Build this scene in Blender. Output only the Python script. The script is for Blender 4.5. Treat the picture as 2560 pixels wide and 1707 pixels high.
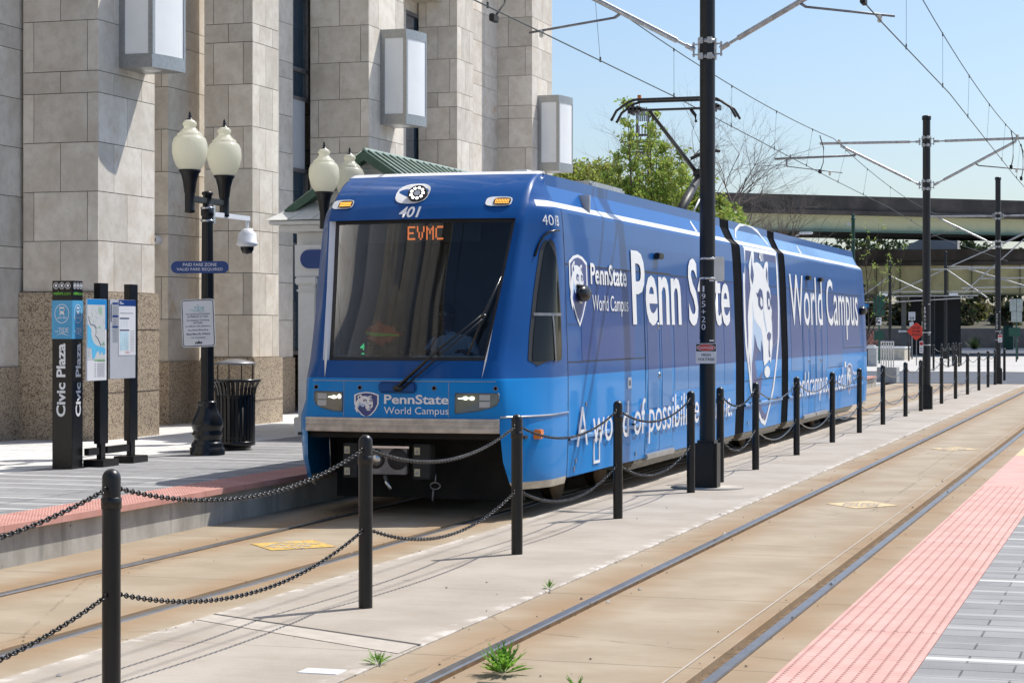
import bpy, bmesh, math, random
from mathutils import Vector, Matrix
R = math.radians
random.seed(7)
for o in list(bpy.data.objects): bpy.data.objects.remove(o)
S = bpy.context.scene
COL = S.collection

# ------------------------------------------------------------------ camera, sky, sun, exposure
H = 1.948
cam_d = bpy.data.cameras.new('camera'); cam = bpy.data.objects.new('camera', cam_d); COL.objects.link(cam)
cam.location = (0, 0, H); cam.rotation_euler = (R(90), 0, R(17.482))
cam_d.sensor_width = 36; cam_d.lens = 71.66; cam_d.shift_y = -0.0127
cam_d.clip_start = 0.1; cam_d.clip_end = 4000
S.camera = cam
SUN_EL = 54.5
SUN_AZ = math.atan2(0.599, 0.80)          # from +y towards +x
world = bpy.data.worlds.new("World"); S.world = world; world.use_nodes = True
wn = world.node_tree.nodes; wl = world.node_tree.links
sky = wn.new('ShaderNodeTexSky'); sky.sky_type = 'NISHITA'; sky.sun_disc = False
sky.sun_elevation = R(SUN_EL); sky.sun_rotation = SUN_AZ
sky.air_density = 1.0; sky.dust_density = 1.5; sky.ozone_density = 4.5
bg = wn['Background']; bg.inputs[1].default_value = 0.148
wl.new(sky.outputs[0], bg.inputs[0])
sun_d = bpy.data.lights.new('sun', 'SUN'); sun_d.energy = 5.0; sun_d.angle = R(0.53); sun_d.color = (1, .955, .88)
sun = bpy.data.objects.new('sun', sun_d); COL.objects.link(sun)
sv = Vector((math.sin(SUN_AZ)*math.cos(R(SUN_EL)), math.cos(SUN_AZ)*math.cos(R(SUN_EL)), math.sin(R(SUN_EL))))
sun.rotation_euler = sv.to_track_quat('Z', 'Y').to_euler(); sun.location = (40, 50, 80)
S.view_settings.view_transform = 'Standard'; S.view_settings.look = 'None'
S.view_settings.exposure = 0.06; S.view_settings.gamma = 1; S.view_settings.use_curve_mapping = False
S.render.engine = 'CYCLES'
S.cycles.max_bounces = 8; S.cycles.transparent_max_bounces = 12
S.cycles.sample_clamp_indirect = 6

# ------------------------------------------------------------------ node helper and materials
class N:
    def __init__(s, name):
        s.m = bpy.data.materials.new(name); s.m.use_nodes = True
        s.t = s.m.node_tree; s.b = s.t.nodes['Principled BSDF']; s.tc = None
    def new(s, typ, **kw):
        n = s.t.nodes.new(typ)
        for k, v in kw.items(): setattr(n, k, v)
        return n
    def lk(s, a, b): s.t.links.new(a, b)
    def coord(s):
        if not s.tc: s.tc = s.new('ShaderNodeTexCoord')
        return s.tc.outputs['Object']
    def xyz(s, v=None):
        n = s.new('ShaderNodeSeparateXYZ'); s.lk(v or s.coord(), n.inputs[0]); return n.outputs
    def val(s, sock, v):
        if isinstance(v, (int, float)): sock.default_value = v
        elif isinstance(v, (tuple, list)): sock.default_value = tuple(v) + ((1,) if len(v) == 3 and sock.type == 'RGBA' else ())
        else: s.lk(v, sock)
    def math(s, op, a, b=0.0, c=0.0, clamp=False):
        n = s.new('ShaderNodeMath', operation=op); n.use_clamp = clamp
        s.val(n.inputs[0], a); s.val(n.inputs[1], b); s.val(n.inputs[2], c); return n.outputs[0]
    def mix(s, f, a, b, mode='MIX'):
        n = s.new('ShaderNodeMix', data_type='RGBA', blend_type=mode)
        s.val(n.inputs[0], f); s.val(n.inputs[6], a); s.val(n.inputs[7], b); return n.outputs[2]
    def scale(s, v, sc):
        n = s.new('ShaderNodeMapping'); s.lk(v, n.inputs[0]); n.inputs['Scale'].default_value = sc; return n.outputs[0]
    def noise(s, sc, det=4, vec=None, rough=.55):
        n = s.new('ShaderNodeTexNoise'); s.lk(vec or s.coord(), n.inputs['Vector'])
        n.inputs['Scale'].default_value = sc; n.inputs['Detail'].default_value = det; n.inputs['Roughness'].default_value = rough
        return n.outputs[0]
    def ramp(s, f, lo, hi, a=0.0, b=1.0):
        n = s.new('ShaderNodeMapRange'); n.interpolation_type = 'SMOOTHSTEP'
        s.val(n.inputs[0], f); n.inputs[1].default_value = lo; n.inputs[2].default_value = hi
        n.inputs[3].default_value = a; n.inputs[4].default_value = b; return n.outputs[0]
    def bump(s, h, st=.3, d=.01):
        n = s.new('ShaderNodeBump'); s.lk(h, n.inputs['Height']); n.inputs['Strength'].default_value = st
        n.inputs['Distance'].default_value = d; s.lk(n.outputs[0], s.b.inputs['Normal']); return n
    def base(s, c): s.val(s.b.inputs['Base Color'], c)
    def set(s, rough=None, metal=None, coat=None, spec=None):
        if rough is not None: s.val(s.b.inputs['Roughness'], rough)
        if metal is not None: s.b.inputs['Metallic'].default_value = metal
        if coat is not None: s.b.inputs['Coat Weight'].default_value = coat; s.b.inputs['Coat Roughness'].default_value = .04
        if spec is not None: s.b.inputs['Specular IOR Level'].default_value = spec
        return s

MAT = {}
def simple(name, col, rough=.5, metal=0, var=.12, sc=6, coat=None, bump=0, bsc=60, spec=None):
    n = N(name); f = n.noise(sc, 5)
    lo = tuple(c*(1-var) for c in col); hi = tuple(min(1, c*(1+var)) for c in col)
    n.base(n.mix(n.ramp(f, .3, .7), lo, hi)); n.set(rough, metal, coat, spec)
    if bump: n.bump(n.noise(bsc, 4), bump, .004)
    MAT[name] = n.m; return n.m
def emit(name, col, st):
    n = N(name); n.base((0, 0, 0)); n.b.inputs['Emission Color'].default_value = (*col, 1); n.b.inputs['Emission Strength'].default_value = st
    MAT[name] = n.m
simple('black_paint', (.006, .006, .0065), .36, var=.25, sc=9, bump=.04)
simple('black_gloss', (.01, .01, .011), .22, var=.2)
simple('pole_black', (.005, .006, .008), .42, var=.3, sc=3, bump=.03)
simple('dark_frame', (.02, .02, .021), .5)
simple('under_black', (.012, .011, .010), .8, var=.5, sc=4)
simple('rubber', (.016, .016, .017), .75, var=.3)
simple('galv', (.42, .43, .44), .42, .75, var=.18, sc=14)
simple('galv_dark', (.22, .22, .23), .5, .6, var=.2, sc=10)
simple('pane_glass', (.05, .085, .12), .05, 0, .02, coat=1, spec=1)
simple('wire_dark', (.035, .045, .04), .5, .4)
simple('insulator', (.62, .60, .52), .35)
simple('steel', (.50, .50, .51), .3, .9, var=.1)
simple('stainless', (.62, .62, .62), .25, .95, var=.06)
simple('white_paint', (.78, .78, .77), .4, var=.04, sc=3)
simple('decal_white', (.80, .81, .83), .3, var=.02)
simple('decal_pale', (.42, .56, .76), .3, var=.03)
simple('decal_navy', (.025, .05, .2), .28, var=.05)
simple('shield_fill', (.035, .055, .21), .28, var=.08)
simple('roof_white', (.80, .80, .78), .45, var=.05)
simple('cream', (.52, .46, .36), .55, var=.15)
simple('bumper_alu', (.50, .46, .41), .42, .35, var=.2, sc=8)
simple('orange_lens', (.75, .20, .02), .25, var=.2, sc=60)
simple('sticker', (.55, .50, .35), .6)
simple('cab_grey', (.45, .46, .46), .6, var=.1)
simple('cab_dark', (.02, .022, .024), .7)
simple('cab_pale', (.75, .76, .75), .6, var=.05)
simple('vest_orange', (.85, .14, .03), .7)
simple('vest_lime', (.55, .75, .05), .7)
simple('skin', (.10, .055, .035), .5, var=.1)
simple('hair', (.012, .010, .009), .8)
simple('shirt', (.42, .50, .66), .75, var=.06)
simple('frosted', (.86, .87, .86), .45, var=.03, sc=2)
simple('box_metal', (.36, .37, .37), .38, .7, var=.08, sc=20)
simple('booth_white', (.74, .74, .71), .5, var=.04)
simple('roof_green', (.045, .105, .07), .4, .0, var=.12)
simple('roof_green_rib', (.30, .38, .33), .4, var=.1)
simple('sign_blue', (.012, .05, .22), .35, var=.04)
simple('pylon_blue', (.08, .36, .62), .35, var=.04)
simple('map_blue', (.13, .50, .78), .4, var=.04)
simple('map_top_blue', (.02, .26, .62), .4, var=.03)
simple('map_land', (.60, .62, .62), .45, var=.10, sc=60)
simple('map_green', (.38, .58, .42), .5, var=.1)
simple('panel_grey', (.50, .52, .56), .4, var=.03)
simple('panel_white', (.76, .77, .79), .4, var=.03)
simple('ink_grey', (.30, .31, .34), .6)
simple('ink_navy', (.03, .05, .12), .6)
simple('ink_black', (.02, .02, .022), .6)
simple('pale_blue', (.45, .68, .78), .5)
simple('green_text', (.16, .55, .05), .5)
simple('teal', (.12, .45, .50), .5)
simple('red_paint', (.60, .03, .025), .45)
simple('orange_sign', (.60, .035, .015), .5)
simple('green_sign', (.007, .07, .048), .5)
simple('green_dark', (.01, .075, .055), .5)
simple('sign_back', (.36, .40, .38), .5)
simple('yellow_paint', (.56, .365, .095), .8, var=.3, sc=18)
simple('pale_yellow', (.62, .47, .26), .7, var=.15, sc=25)
simple('granite_grey', (.40, .39, .37), .6, var=.1)
simple('planter', (.50, .46, .38), .7)
simple('retaining', (.20, .175, .155), .85, var=.15, sc=1.5)
simple('pier_concrete', (.36, .35, .33), .8, var=.1, sc=1)
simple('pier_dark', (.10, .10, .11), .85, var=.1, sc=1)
simple('parapet', (.075, .065, .058), .85, var=.35, sc=.7)
simple('deck_dark', (.02, .022, .02), .85)
simple('bark', (.10, .075, .055), .9, var=.3, sc=12)
simple('bark_grey', (.19, .15, .125), .9, var=.25, sc=6)
def leafmat(name, a, b):
    n = N(name); f = n.noise(1.6, 3); n.base(n.mix(n.ramp(f, .35, .65), a, b)); n.set(.55)
    tr = n.new('ShaderNodeBsdfTranslucent'); n.lk(n.mix(n.ramp(f, .35, .65), a, b), tr.inputs[0])
    mx = n.new('ShaderNodeMixShader'); mx.inputs[0].default_value = .5
    n.lk(n.b.outputs[0], mx.inputs[1]); n.lk(tr.outputs[0], mx.inputs[2]); n.lk(mx.outputs[0], n.t.nodes['Material Output'].inputs[0])
    MAT[name] = n.m
leafmat('leaf_lime', (.32, .42, .065), (.46, .52, .12))
leafmat('leaf_green', (.20, .32, .055), (.30, .41, .09))
leafmat('leaf_olive', (.22, .24, .05), (.32, .32, .09))
leafmat('leaf_dark', (.025, .045, .015), (.05, .075, .03))
leafmat('leaf_brown', (.07, .065, .03), (.14, .12, .06))
leafmat('weed', (.12, .30, .03), (.22, .42, .06))
emit('led_orange', (1, .22, .05), 2.6); emit('led_green', (.1, 1, .35), 1.6); emit('led_amber', (1, .42, .06), 3.0)
emit('lamp_white', (1, .97, .9), 7); emit('lamp_warm', (1, .95, .72), 4)

def paint(name, col, var=.05):
    n = N(name); f = n.noise(.9, 3); n.base(n.mix(n.ramp(f, .3, .7), tuple(c*(1-var) for c in col), tuple(c*(1+var) for c in col)))
    n.set(.35, 0, .24, .14); n.b.inputs['Coat Roughness'].default_value = .05
    v = n.scale(n.coord(), (1, .6, 1)); n.bump(n.noise(2.2, 2, v), .06, .05)
    MAT[name] = n.m
paint('livery_dark', (.004, .074, .275)); paint('livery_light', (.003, .22, .60)); paint('fairing_sheen', (.008, .11, .37))  # fairing tone is lighter than the body: sky reflection put into the colour
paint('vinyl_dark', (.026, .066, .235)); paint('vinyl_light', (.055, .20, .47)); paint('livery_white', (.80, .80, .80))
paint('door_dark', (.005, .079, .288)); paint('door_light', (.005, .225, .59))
n = N('lens_clear'); n.base((.12, .12, .09)); n.set(.1, 0, 1); MAT['lens_clear'] = n.m

def glass(name, tint, ior=1.5):
    n = N(name); n.t.nodes.remove(n.b)
    tr = n.new('ShaderNodeBsdfTransparent'); tr.inputs[0].default_value = (*tint, 1)
    gl = n.new('ShaderNodeBsdfGlossy'); gl.inputs['Roughness'].default_value = .01; gl.inputs[0].default_value = (.95, .97, 1, 1)
    fr = n.new('ShaderNodeFresnel'); fr.inputs[0].default_value = ior
    mx = n.new('ShaderNodeMixShader'); n.lk(fr.outputs[0], mx.inputs[0]); n.lk(tr.outputs[0], mx.inputs[1]); n.lk(gl.outputs[0], mx.inputs[2])
    n.lk(mx.outputs[0], n.t.nodes['Material Output'].inputs[0]); MAT[name] = n.m
glass('windscreen', (.46, .55, .60)); glass('cab_glass', (.20, .22, .22))
n = N('window_glass'); n.base((.008, .010, .012)); n.set(.06, 0, 0, .22); MAT['window_glass'] = n.m

# lantern globe: cream glass, slightly translucent
n = N('globe'); n.base((.87, .855, .76)); n.set(.25, 0, .4); n.b.inputs['Subsurface Weight'].default_value = .0
tr = n.new('ShaderNodeBsdfTranslucent'); tr.inputs[0].default_value = (.92, .90, .76, 1)
mx = n.new('ShaderNodeMixShader'); mx.inputs[0].default_value = .6
n.lk(n.b.outputs[0], mx.inputs[1]); n.lk(tr.outputs[0], mx.inputs[2]); n.lk(mx.outputs[0], n.t.nodes['Material Output'].inputs[0]); MAT['globe'] = n.m

# facade limestone: every slab carries its own tone (attribute), plus mottling and a few rust blooms
def stone(name, c1, c2, rust):
    n = N(name); at = n.new('ShaderNodeAttribute', attribute_name='tone'); t = at.outputs['Fac']
    off = n.new('ShaderNodeVectorMath', operation='ADD'); n.lk(n.coord(), off.inputs[0])
    cb = n.new('ShaderNodeCombineXYZ'); m = n.math('MULTIPLY', t, 37.0)
    for i in range(3): n.lk(m, cb.inputs[i])
    n.lk(cb.outputs[0], off.inputs[1]); v = off.outputs[0]
    a = n.noise(2.2, 7, v, .65); b = n.noise(7, 5, v, .7)
    col = n.mix(n.ramp(a, .32, .68), c1, c2)
    col = n.mix(n.math('MULTIPLY', n.ramp(b, .42, .72), .35), col, tuple(x*.72 for x in c1))
    tone = n.math('ADD', .86, n.math('MULTIPLY', t, .26)); cc = n.new('ShaderNodeCombineColor')
    for i in range(3): n.lk(tone, cc.inputs[i])
    col = n.mix(1.0, col, cc.outputs[0], 'MULTIPLY')
    r = n.math('MULTIPLY', n.ramp(n.noise(1.4, 6, v, .7), .56, .74), n.ramp(t, .35, .9)); col = n.mix(n.math('MULTIPLY', r, .7), col, rust)
    n.base(col); n.set(.75); n.bump(b, .12, .004); MAT[name] = n.m
stone('limestone', (.60, .535, .45), (.73, .68, .60), (.52, .34, .18))
simple('stone_joint', (.07, .065, .06), .9)
# speckled granite
n = N('granite'); vo = n.new('ShaderNodeTexVoronoi'); n.lk(n.coord(), vo.inputs['Vector']); vo.inputs['Scale'].default_value = 62
g = n.new('ShaderNodeSeparateColor'); n.lk(vo.outputs['Color'], g.inputs[0])
col = n.mix(n.ramp(g.outputs[0], .1, .9), (.36, .28, .19), (.52, .43, .32)); col = n.mix(n.ramp(g.outputs[1], .80, .86), col, (.12, .09, .075))
col = n.mix(n.ramp(n.noise(15, 3), .6, .7), col, (.17, .12, .09)); n.base(col); n.set(.45); MAT['granite'] = n.m

# ------------------------------------------------------------------ mesh builder
class MB:
    def __init__(s): s.v = []; s.f = []; s.mi = []; s.sm = []; s.tone = []
    def add(s, vs, fs, mi=0, smooth=False, tone=None):
        b = len(s.v); s.v += [tuple(p) for p in vs]
        t = random.random() if tone is None else tone
        for i, f in enumerate(fs):
            s.f.append([b+k for k in f]); s.mi.append(mi if isinstance(mi, int) else mi[i]); s.sm.append(smooth); s.tone.append(t)
        return s
    def box(s, x0, x1, y0, y1, z0, z1, mi=0, tone=None):
        vs = [(x, y, z) for z in (z0, z1) for y in (y0, y1) for x in (x0, x1)]
        return s.add(vs, [(0, 2, 3, 1), (4, 5, 7, 6), (0, 1, 5, 4), (2, 6, 7, 3), (0, 4, 6, 2), (1, 3, 7, 5)], mi, tone=tone)
    def bevbox(s, x0, x1, y0, y1, z0, z1, b=.01, mi=0):
        bm = bmesh.new(); bmesh.ops.create_cube(bm, size=1)
        for v in bm.verts: v.co = ((x0+x1)/2+v.co.x*(x1-x0), (y0+y1)/2+v.co.y*(y1-y0), (z0+z1)/2+v.co.z*(z1-z0))
        bmesh.ops.bevel(bm, geom=bm.edges[:], offset=b, segments=2, affect='EDGES')
        bm.verts.index_update()
        s.add([v.co[:] for v in bm.verts], [[v.index for v in f.verts] for f in bm.faces], mi); bm.free(); return s
    def frame(s, p0, p1):
        d = (Vector(p1)-Vector(p0)).normalized(); u = d.orthogonal().normalized()
        if abs(d.z) < .99: u = Vector((0, 0, 1)).cross(d).normalized()
        return u, d.cross(u)
    def cyl(s, p0, p1, r0, r1=None, n=12, caps=True, mi=0, smooth=True):
        r1 = r0 if r1 is None else r1; u, w = s.frame(p0, p1); vs = []
        for p, r in ((p0, r0), (p1, r1)):
            for i in range(n):
                a = 2*math.pi*i/n; vs.append(Vector(p)+u*(r*math.cos(a))+w*(r*math.sin(a)))
        s.add(vs, [(i, (i+1) % n, n+(i+1) % n, n+i) for i in range(n)], mi, smooth)
        if caps: s.add(vs[:n], [list(range(n))[::-1]], mi); s.add(vs[n:], [list(range(n))], mi)
        return s
    def tube(s, pts, r, n=6, mi=0, caps=True):
        vs = []; rr = r if isinstance(r, (list, tuple)) else [r]*len(pts)
        for k, p in enumerate(pts):
            a = pts[max(0, k-1)]; b = pts[min(len(pts)-1, k+1)]; u, w = s.frame(a, b)
            for i in range(n):
                t = 2*math.pi*i/n; vs.append(Vector(p)+u*(rr[k]*math.cos(t))+w*(rr[k]*math.sin(t)))
        fs = [(k*n+i, k*n+(i+1) % n, (k+1)*n+(i+1) % n, (k+1)*n+i) for k in range(len(pts)-1) for i in range(n)]
        if caps: fs += [list(range(n))[::-1], [(len(pts)-1)*n+i for i in range(n)]]
        return s.add(vs, fs, mi, True)
    def lathe(s, prof, c=(0, 0, 0), n=24, mi=0, axis='z', smooth=True, flute=None):
        vs = []
        for r, z in prof:
            for i in range(n):
                a = 2*math.pi*i/n; q = r*(flute(i) if flute else 1)
                x, y = q*math.cos(a), q*math.sin(a)
                vs.append((c[0]+x, c[1]+y, c[2]+z) if axis == 'z' else ((c[0]+x, c[1]+z, c[2]+y) if axis == 'y' else (c[0]+z, c[1]+x, c[2]+y)))
        m = len(prof)
        fs = [(k*n+i, k*n+(i+1) % n, (k+1)*n+(i+1) % n, (k+1)*n+i) for k in range(m-1) for i in range(n)]
        s.add(vs, fs, mi, smooth)
        if prof[0][0] > 1e-4: s.add(vs[:n], [list(range(n))[::-1]], mi)
        if prof[-1][0] > 1e-4: s.add(vs[-n:], [list(range(n))], mi)
        return s
    def prism(s, poly, fn, d0, d1, mi=0, tone=None):
        # poly of (a,b); fn(a,b,d) -> xyz
        n = len(poly); vs = [fn(a, b, d0) for a, b in poly]+[fn(a, b, d1) for a, b in poly]
        return s.add(vs, [list(range(n))[::-1], list(range(n, 2*n))]+[(i, (i+1) % n, n+(i+1) % n, n+i) for i in range(n)], mi, tone=tone)
    def grid(s, P, mi=0, smooth=True, skip=None, closed=False):
        r, c = len(P), len(P[0]); vs = [p for row in P for p in row]; fs = []; ms = []
        for i in range(r-1):
            for j in range(c-1):
                if skip and skip(i, j): continue
                fs.append((i*c+j, i*c+j+1, (i+1)*c+j+1, (i+1)*c+j)); ms.append(mi(i, j) if callable(mi) else mi)
        return s.add(vs, fs, ms, smooth)
    def ball(s, c, rx, ry=None, rz=None, n=12, m=8, mi=0):
        ry = ry or rx; rz = rz or rx
        P = [[(c[0]+rx*math.sin(math.pi*i/m)*math.cos(2*math.pi*j/n), c[1]+ry*math.sin(math.pi*i/m)*math.sin(2*math.pi*j/n), c[2]-rz*math.cos(math.pi*i/m)) for j in range(n+1)] for i in range(m+1)]
        return s.grid(P, mi)
    def build(s, name, mats, parent=None, fixn=False):
        me = bpy.data.meshes.new(name); me.from_pydata(s.v, [], s.f)
        for m in (mats if isinstance(mats, (list, tuple)) else [mats]): me.materials.append(MAT[m] if isinstance(m, str) else m)
        me.polygons.foreach_set('material_index', s.mi); me.polygons.foreach_set('use_smooth', s.sm)
        at = me.attributes.new('tone', 'FLOAT', 'FACE'); at.data.foreach_set('value', s.tone)
        me.update(); me.validate()
        if fixn:
            bm = bmesh.new(); bm.from_mesh(me); bmesh.ops.remove_doubles(bm, verts=bm.verts, dist=1e-5)
            bmesh.ops.recalc_face_normals(bm, faces=bm.faces); bm.to_mesh(me); bm.free()
        o = bpy.data.objects.new(name, me); COL.objects.link(o)
        if parent: attach(o, parent)
        return o
def attach(o, parent):
    o.parent = parent
    if parent.type == 'EMPTY': o.matrix_parent_inverse = Matrix.Translation(-parent.location)
def tag(o, label=None, cat=None, group=None, kind=None):
    if label: o['label'] = label
    if cat: o['category'] = cat
    if group: o['group'] = group
    if kind: o['kind'] = kind
    return o
def thing(name, label, cat, loc, group=None):
    o = bpy.data.objects.new(name, None); COL.objects.link(o); o.location = loc; o.empty_display_size = .2
    return tag(o, label, cat, group)
def dup(root, loc, label, group=None):
    def cp(o, par):
        c = o.copy(); COL.objects.link(c)
        if par: c.parent = par; c.matrix_parent_inverse = o.matrix_parent_inverse.copy()
        for ch in [k for k in ALLKIDS(o)]: cp(ch, c)
        return c
    r = cp(root, None); r.location = loc; r['label'] = label
    if group: r['group'] = group
    return r
def ALLKIDS(o): return [k for k in bpy.data.objects if k.parent == o]
def struct(name, mb, mats): return tag(mb.build(name, mats), kind='structure')

# lettering: text turned into a real mesh, fitted to a box (u0..u1, v0..v1) and laid on a surface by fn(u, v)
def text_mesh(body, fn, u0, u1, v0, v1, mat, parent, name='lettering', bold=0.0, shear=0, sub=None, spacing=1.0, depth=None):
    td = bpy.data.curves.new('t', 'FONT'); td.body = body; td.size = 1; td.offset = bold; td.shear = shear; td.resolution_u = 3; td.space_character = spacing
    ob = bpy.data.objects.new('t', td); COL.objects.link(ob); dg = bpy.context.evaluated_depsgraph_get()
    me = bpy.data.meshes.new_from_object(ob.evaluated_get(dg)); bpy.data.objects.remove(ob)
    xs = [v.co.x for v in me.vertices]; ys = [v.co.y for v in me.vertices]
    a, b, c, d = min(xs), max(xs), min(ys), max(ys)
    for v in me.vertices:
        v.co = fn(u0+(v.co.x-a)/(b-a)*(u1-u0), v0+(v.co.y-c)/(d-c)*(v1-v0))
    me.materials.clear(); me.materials.append(MAT[mat]); me.name = name
    o = bpy.data.objects.new(name, me); COL.objects.link(o)
    if parent: attach(o, parent)
    return o
# ------------------------------------------------------------------ ground, track slabs, platforms
XL, XR = -7.33, -3.10             # track centres
RAILS = [XL-.7525, XL+.7525, XR-.7525, XR+.7525]
PE_L, PE_R, PZ = -8.85, -1.655, .36
n = N('track_concrete'); x, y, z = n.xyz()
a = n.noise(1.3, 6); st = n.noise(6, 4, n.scale(n.coord(), (.25, 2.2, 1)), .6)
col = n.mix(n.ramp(a, .3, .7), (.30, .24, .165), (.39, .325, .24)); col = n.mix(n.math('MULTIPLY', n.ramp(st, .4, .75), .22), col, (.31, .235, .15))
d = None
for r in RAILS:
    e = n.math('ABSOLUTE', n.math('SUBTRACT', x, r)); d = e if d is None else n.math('MINIMUM', d, e)
wob = n.noise(2.3, 4, n.scale(n.coord(), (.6, 1.4, 1)))
dd = n.math('ADD', d, n.math('MULTIPLY', n.math('SUBTRACT', wob, .5), .34))
rust = n.math('MULTIPLY', n.ramp(dd, .04, .52, 1, 0), n.ramp(n.noise(.7, 3, n.scale(n.coord(), (.3, 1, 1))), .25, .6, .45, 1))
col = n.mix(n.math('MULTIPLY', rust, .78), col, (.27, .16, .07))
sm = n.math('MULTIPLY', n.ramp(n.noise(.8, 5, n.scale(n.coord(), (1.2, .35, 1))), .52, .72), .35); col = n.mix(sm, col, (.33, .22, .13))
jy = n.math('ABSOLUTE', n.math('SUBTRACT', n.math('FRACT', n.math('DIVIDE', n.math('ADD', y, .325), 2.95)), .5))
jy = n.math('ADD', jy, n.math('MULTIPLY', n.math('SUBTRACT', n.noise(3, 3), .5), .0022))
j = n.ramp(jy, .4966, .4984); col = n.mix(n.math('MULTIPLY', j, .75), col, (.07, .055, .04))
sp = n.noise(140, 2); col = n.mix(n.math('MULTIPLY', n.ramp(sp, .5, .75), .16), col, (.62, .58, .52))
bro = n.noise(6, 5, n.scale(n.coord(), (.30, 5, 1)), .65); col = n.mix(n.math('MULTIPLY', n.ramp(bro, .45, .75), .28), col, (.23, .165, .10))
wv = n.new('ShaderNodeTexVoronoi', feature='DISTANCE_TO_EDGE'); n.lk(n.scale(n.coord(), (.28, .16, 1)), wv.inputs['Vector']); wv.inputs['Scale'].default_value = 1.3
dist = n.math('ADD', wv.outputs[0], n.math('MULTIPLY', n.math('SUBTRACT', n.noise(4, 5), .5), .03)); col = n.mix(n.math('MULTIPLY', n.ramp(n.math('ABSOLUTE', dist), .0, .004, 1, 0), .45), col, (.12, .085, .05))
col = n.mix(n.math('MULTIPLY', n.ramp(n.noise(38, 3), .72, .78), .4), col, (.15, .11, .075))
n.base(col); n.set(.85); n.bump(n.noise(90, 3), .22, .003); MAT['track_concrete'] = n.m
n = N('median_concrete'); x, y, z = n.xyz()
a = n.noise(1.0, 6); col = n.mix(n.ramp(a, .3, .7), (.345, .30, .25), (.43, .385, .33))
col = n.mix(n.math('MULTIPLY', n.ramp(n.noise(3.5, 5), .5, .75), .35), col, (.31, .25, .185))
bro = n.noise(5, 5, n.scale(n.coord(), (.35, 5, 1)), .65); col = n.mix(n.math('MULTIPLY', n.ramp(bro, .45, .75), .3), col, (.27, .225, .18)); big = n.noise(.45, 4); col = n.mix(n.math('MULTIPLY', n.ramp(big, .45, .7), .3), col, (.30, .25, .20))
ed = n.math('MULTIPLY', n.ramp(n.math('ADD', n.math('ABSOLUTE', n.math('SUBTRACT', x, -5.207)), n.math('MULTIPLY', n.noise(9, 4, n.scale(n.coord(), (1, .35, 1))), .30)), .92, 1.08), n.ramp(n.noise(5, 4), .45, .6))
col = n.mix(n.math('MULTIPLY', ed, .6), col, (.72, .68, .64))
jy = n.math('ABSOLUTE', n.math('SUBTRACT', n.math('FRACT', n.math('DIVIDE', n.math('ADD', y, .325), 2.95)), .5))
j = n.ramp(n.math('ADD', jy, n.math('MULTIPLY', n.math('SUBTRACT', n.noise(3, 3), .5), .0022)), .4972, .4987); col = n.mix(n.math('MULTIPLY', j, .6), col, (.14, .11, .09))
sp = n.noise(170, 2); col = n.mix(n.math('MULTIPLY', n.ramp(sp, .5, .72), .22), col, (.66, .62, .58)); col = n.mix(n.math('MULTIPLY', n.ramp(n.noise(120, 2), .55, .8), .3), col, (.22, .19, .16))
n.base(col); n.set(.9); n.bump(n.noise(110, 3), .25, .003); MAT['median_concrete'] = n.m
n = N('wall_concrete'); a = n.noise(2.0, 7, n.scale(n.coord(), (1, 1, .5)), .65); col = n.mix(n.ramp(a, .3, .7), (.27, .255, .225), (.46, .44, .40))
dr = n.noise(5, 5, n.scale(n.coord(), (1, 1, .12)), .6); col = n.mix(n.math('MULTIPLY', n.ramp(dr, .52, .72), .5), col, (.11, .10, .09))
col = n.mix(n.ramp(n.noise(24, 2), .72, .76), col, (.10, .08, .07)); n.base(col); n.set(.9); n.bump(n.noise(30, 5), .3, .006); MAT['wall_concrete'] = n.m
def paver(name, c1, c2, white, bw, period, ph):
    n = N(name); x, y, z = n.xyz()
    br = n.new('ShaderNodeTexBrick'); n.lk(n.coord(), br.inputs['Vector']); br.inputs['Scale'].default_value = 1
    br.inputs['Brick Width'].default_value = .62; br.inputs['Row Height'].default_value = .215; br.inputs['Mortar Size'].default_value = .006
    br.inputs['Color1'].default_value = (*c1, 1); br.inputs['Color2'].default_value = (*c2, 1); br.inputs['Mortar'].default_value = (.05, .05, .052, 1)
    br.offset = .37; br.inputs['Bias'].default_value = 0
    col = n.mix(n.math('MULTIPLY', n.ramp(n.noise(2.5, 5), .35, .7), .25), br.outputs[0], tuple(k*1.35 for k in c2))
    u = n.math('DIVIDE', n.math('ADD', y, ph), period); fr = n.math('FRACT', u)
    cell = n.new('ShaderNodeTexWhiteNoise'); cell.noise_dimensions = '1D'; n.lk(n.math('FLOOR', u), cell.inputs['W'])
    band = n.math('MULTIPLY', n.math('LESS_THAN', fr, bw), n.ramp(cell.outputs[0], .15, .85, .18, 1))
    col = n.mix(n.math('MULTIPLY', band, .85), col, white)
    g = n.noise(160, 2); col = n.mix(n.math('MULTIPLY', n.ramp(g, .45, .75), .2), col, (.5, .5, .52))
    n.base(col); n.set(.85); n.bump(br.outputs['Fac'], -.3, .004); MAT[name] = n.m
paver('paver_grey', (.20, .20, .205), (.28, .28, .285), (.60, .60, .58), .15, .53, .12)
paver('paver_pale', (.56, .555, .54), (.66, .655, .64), (.72, .72, .70), .17, .53, .12)
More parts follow.
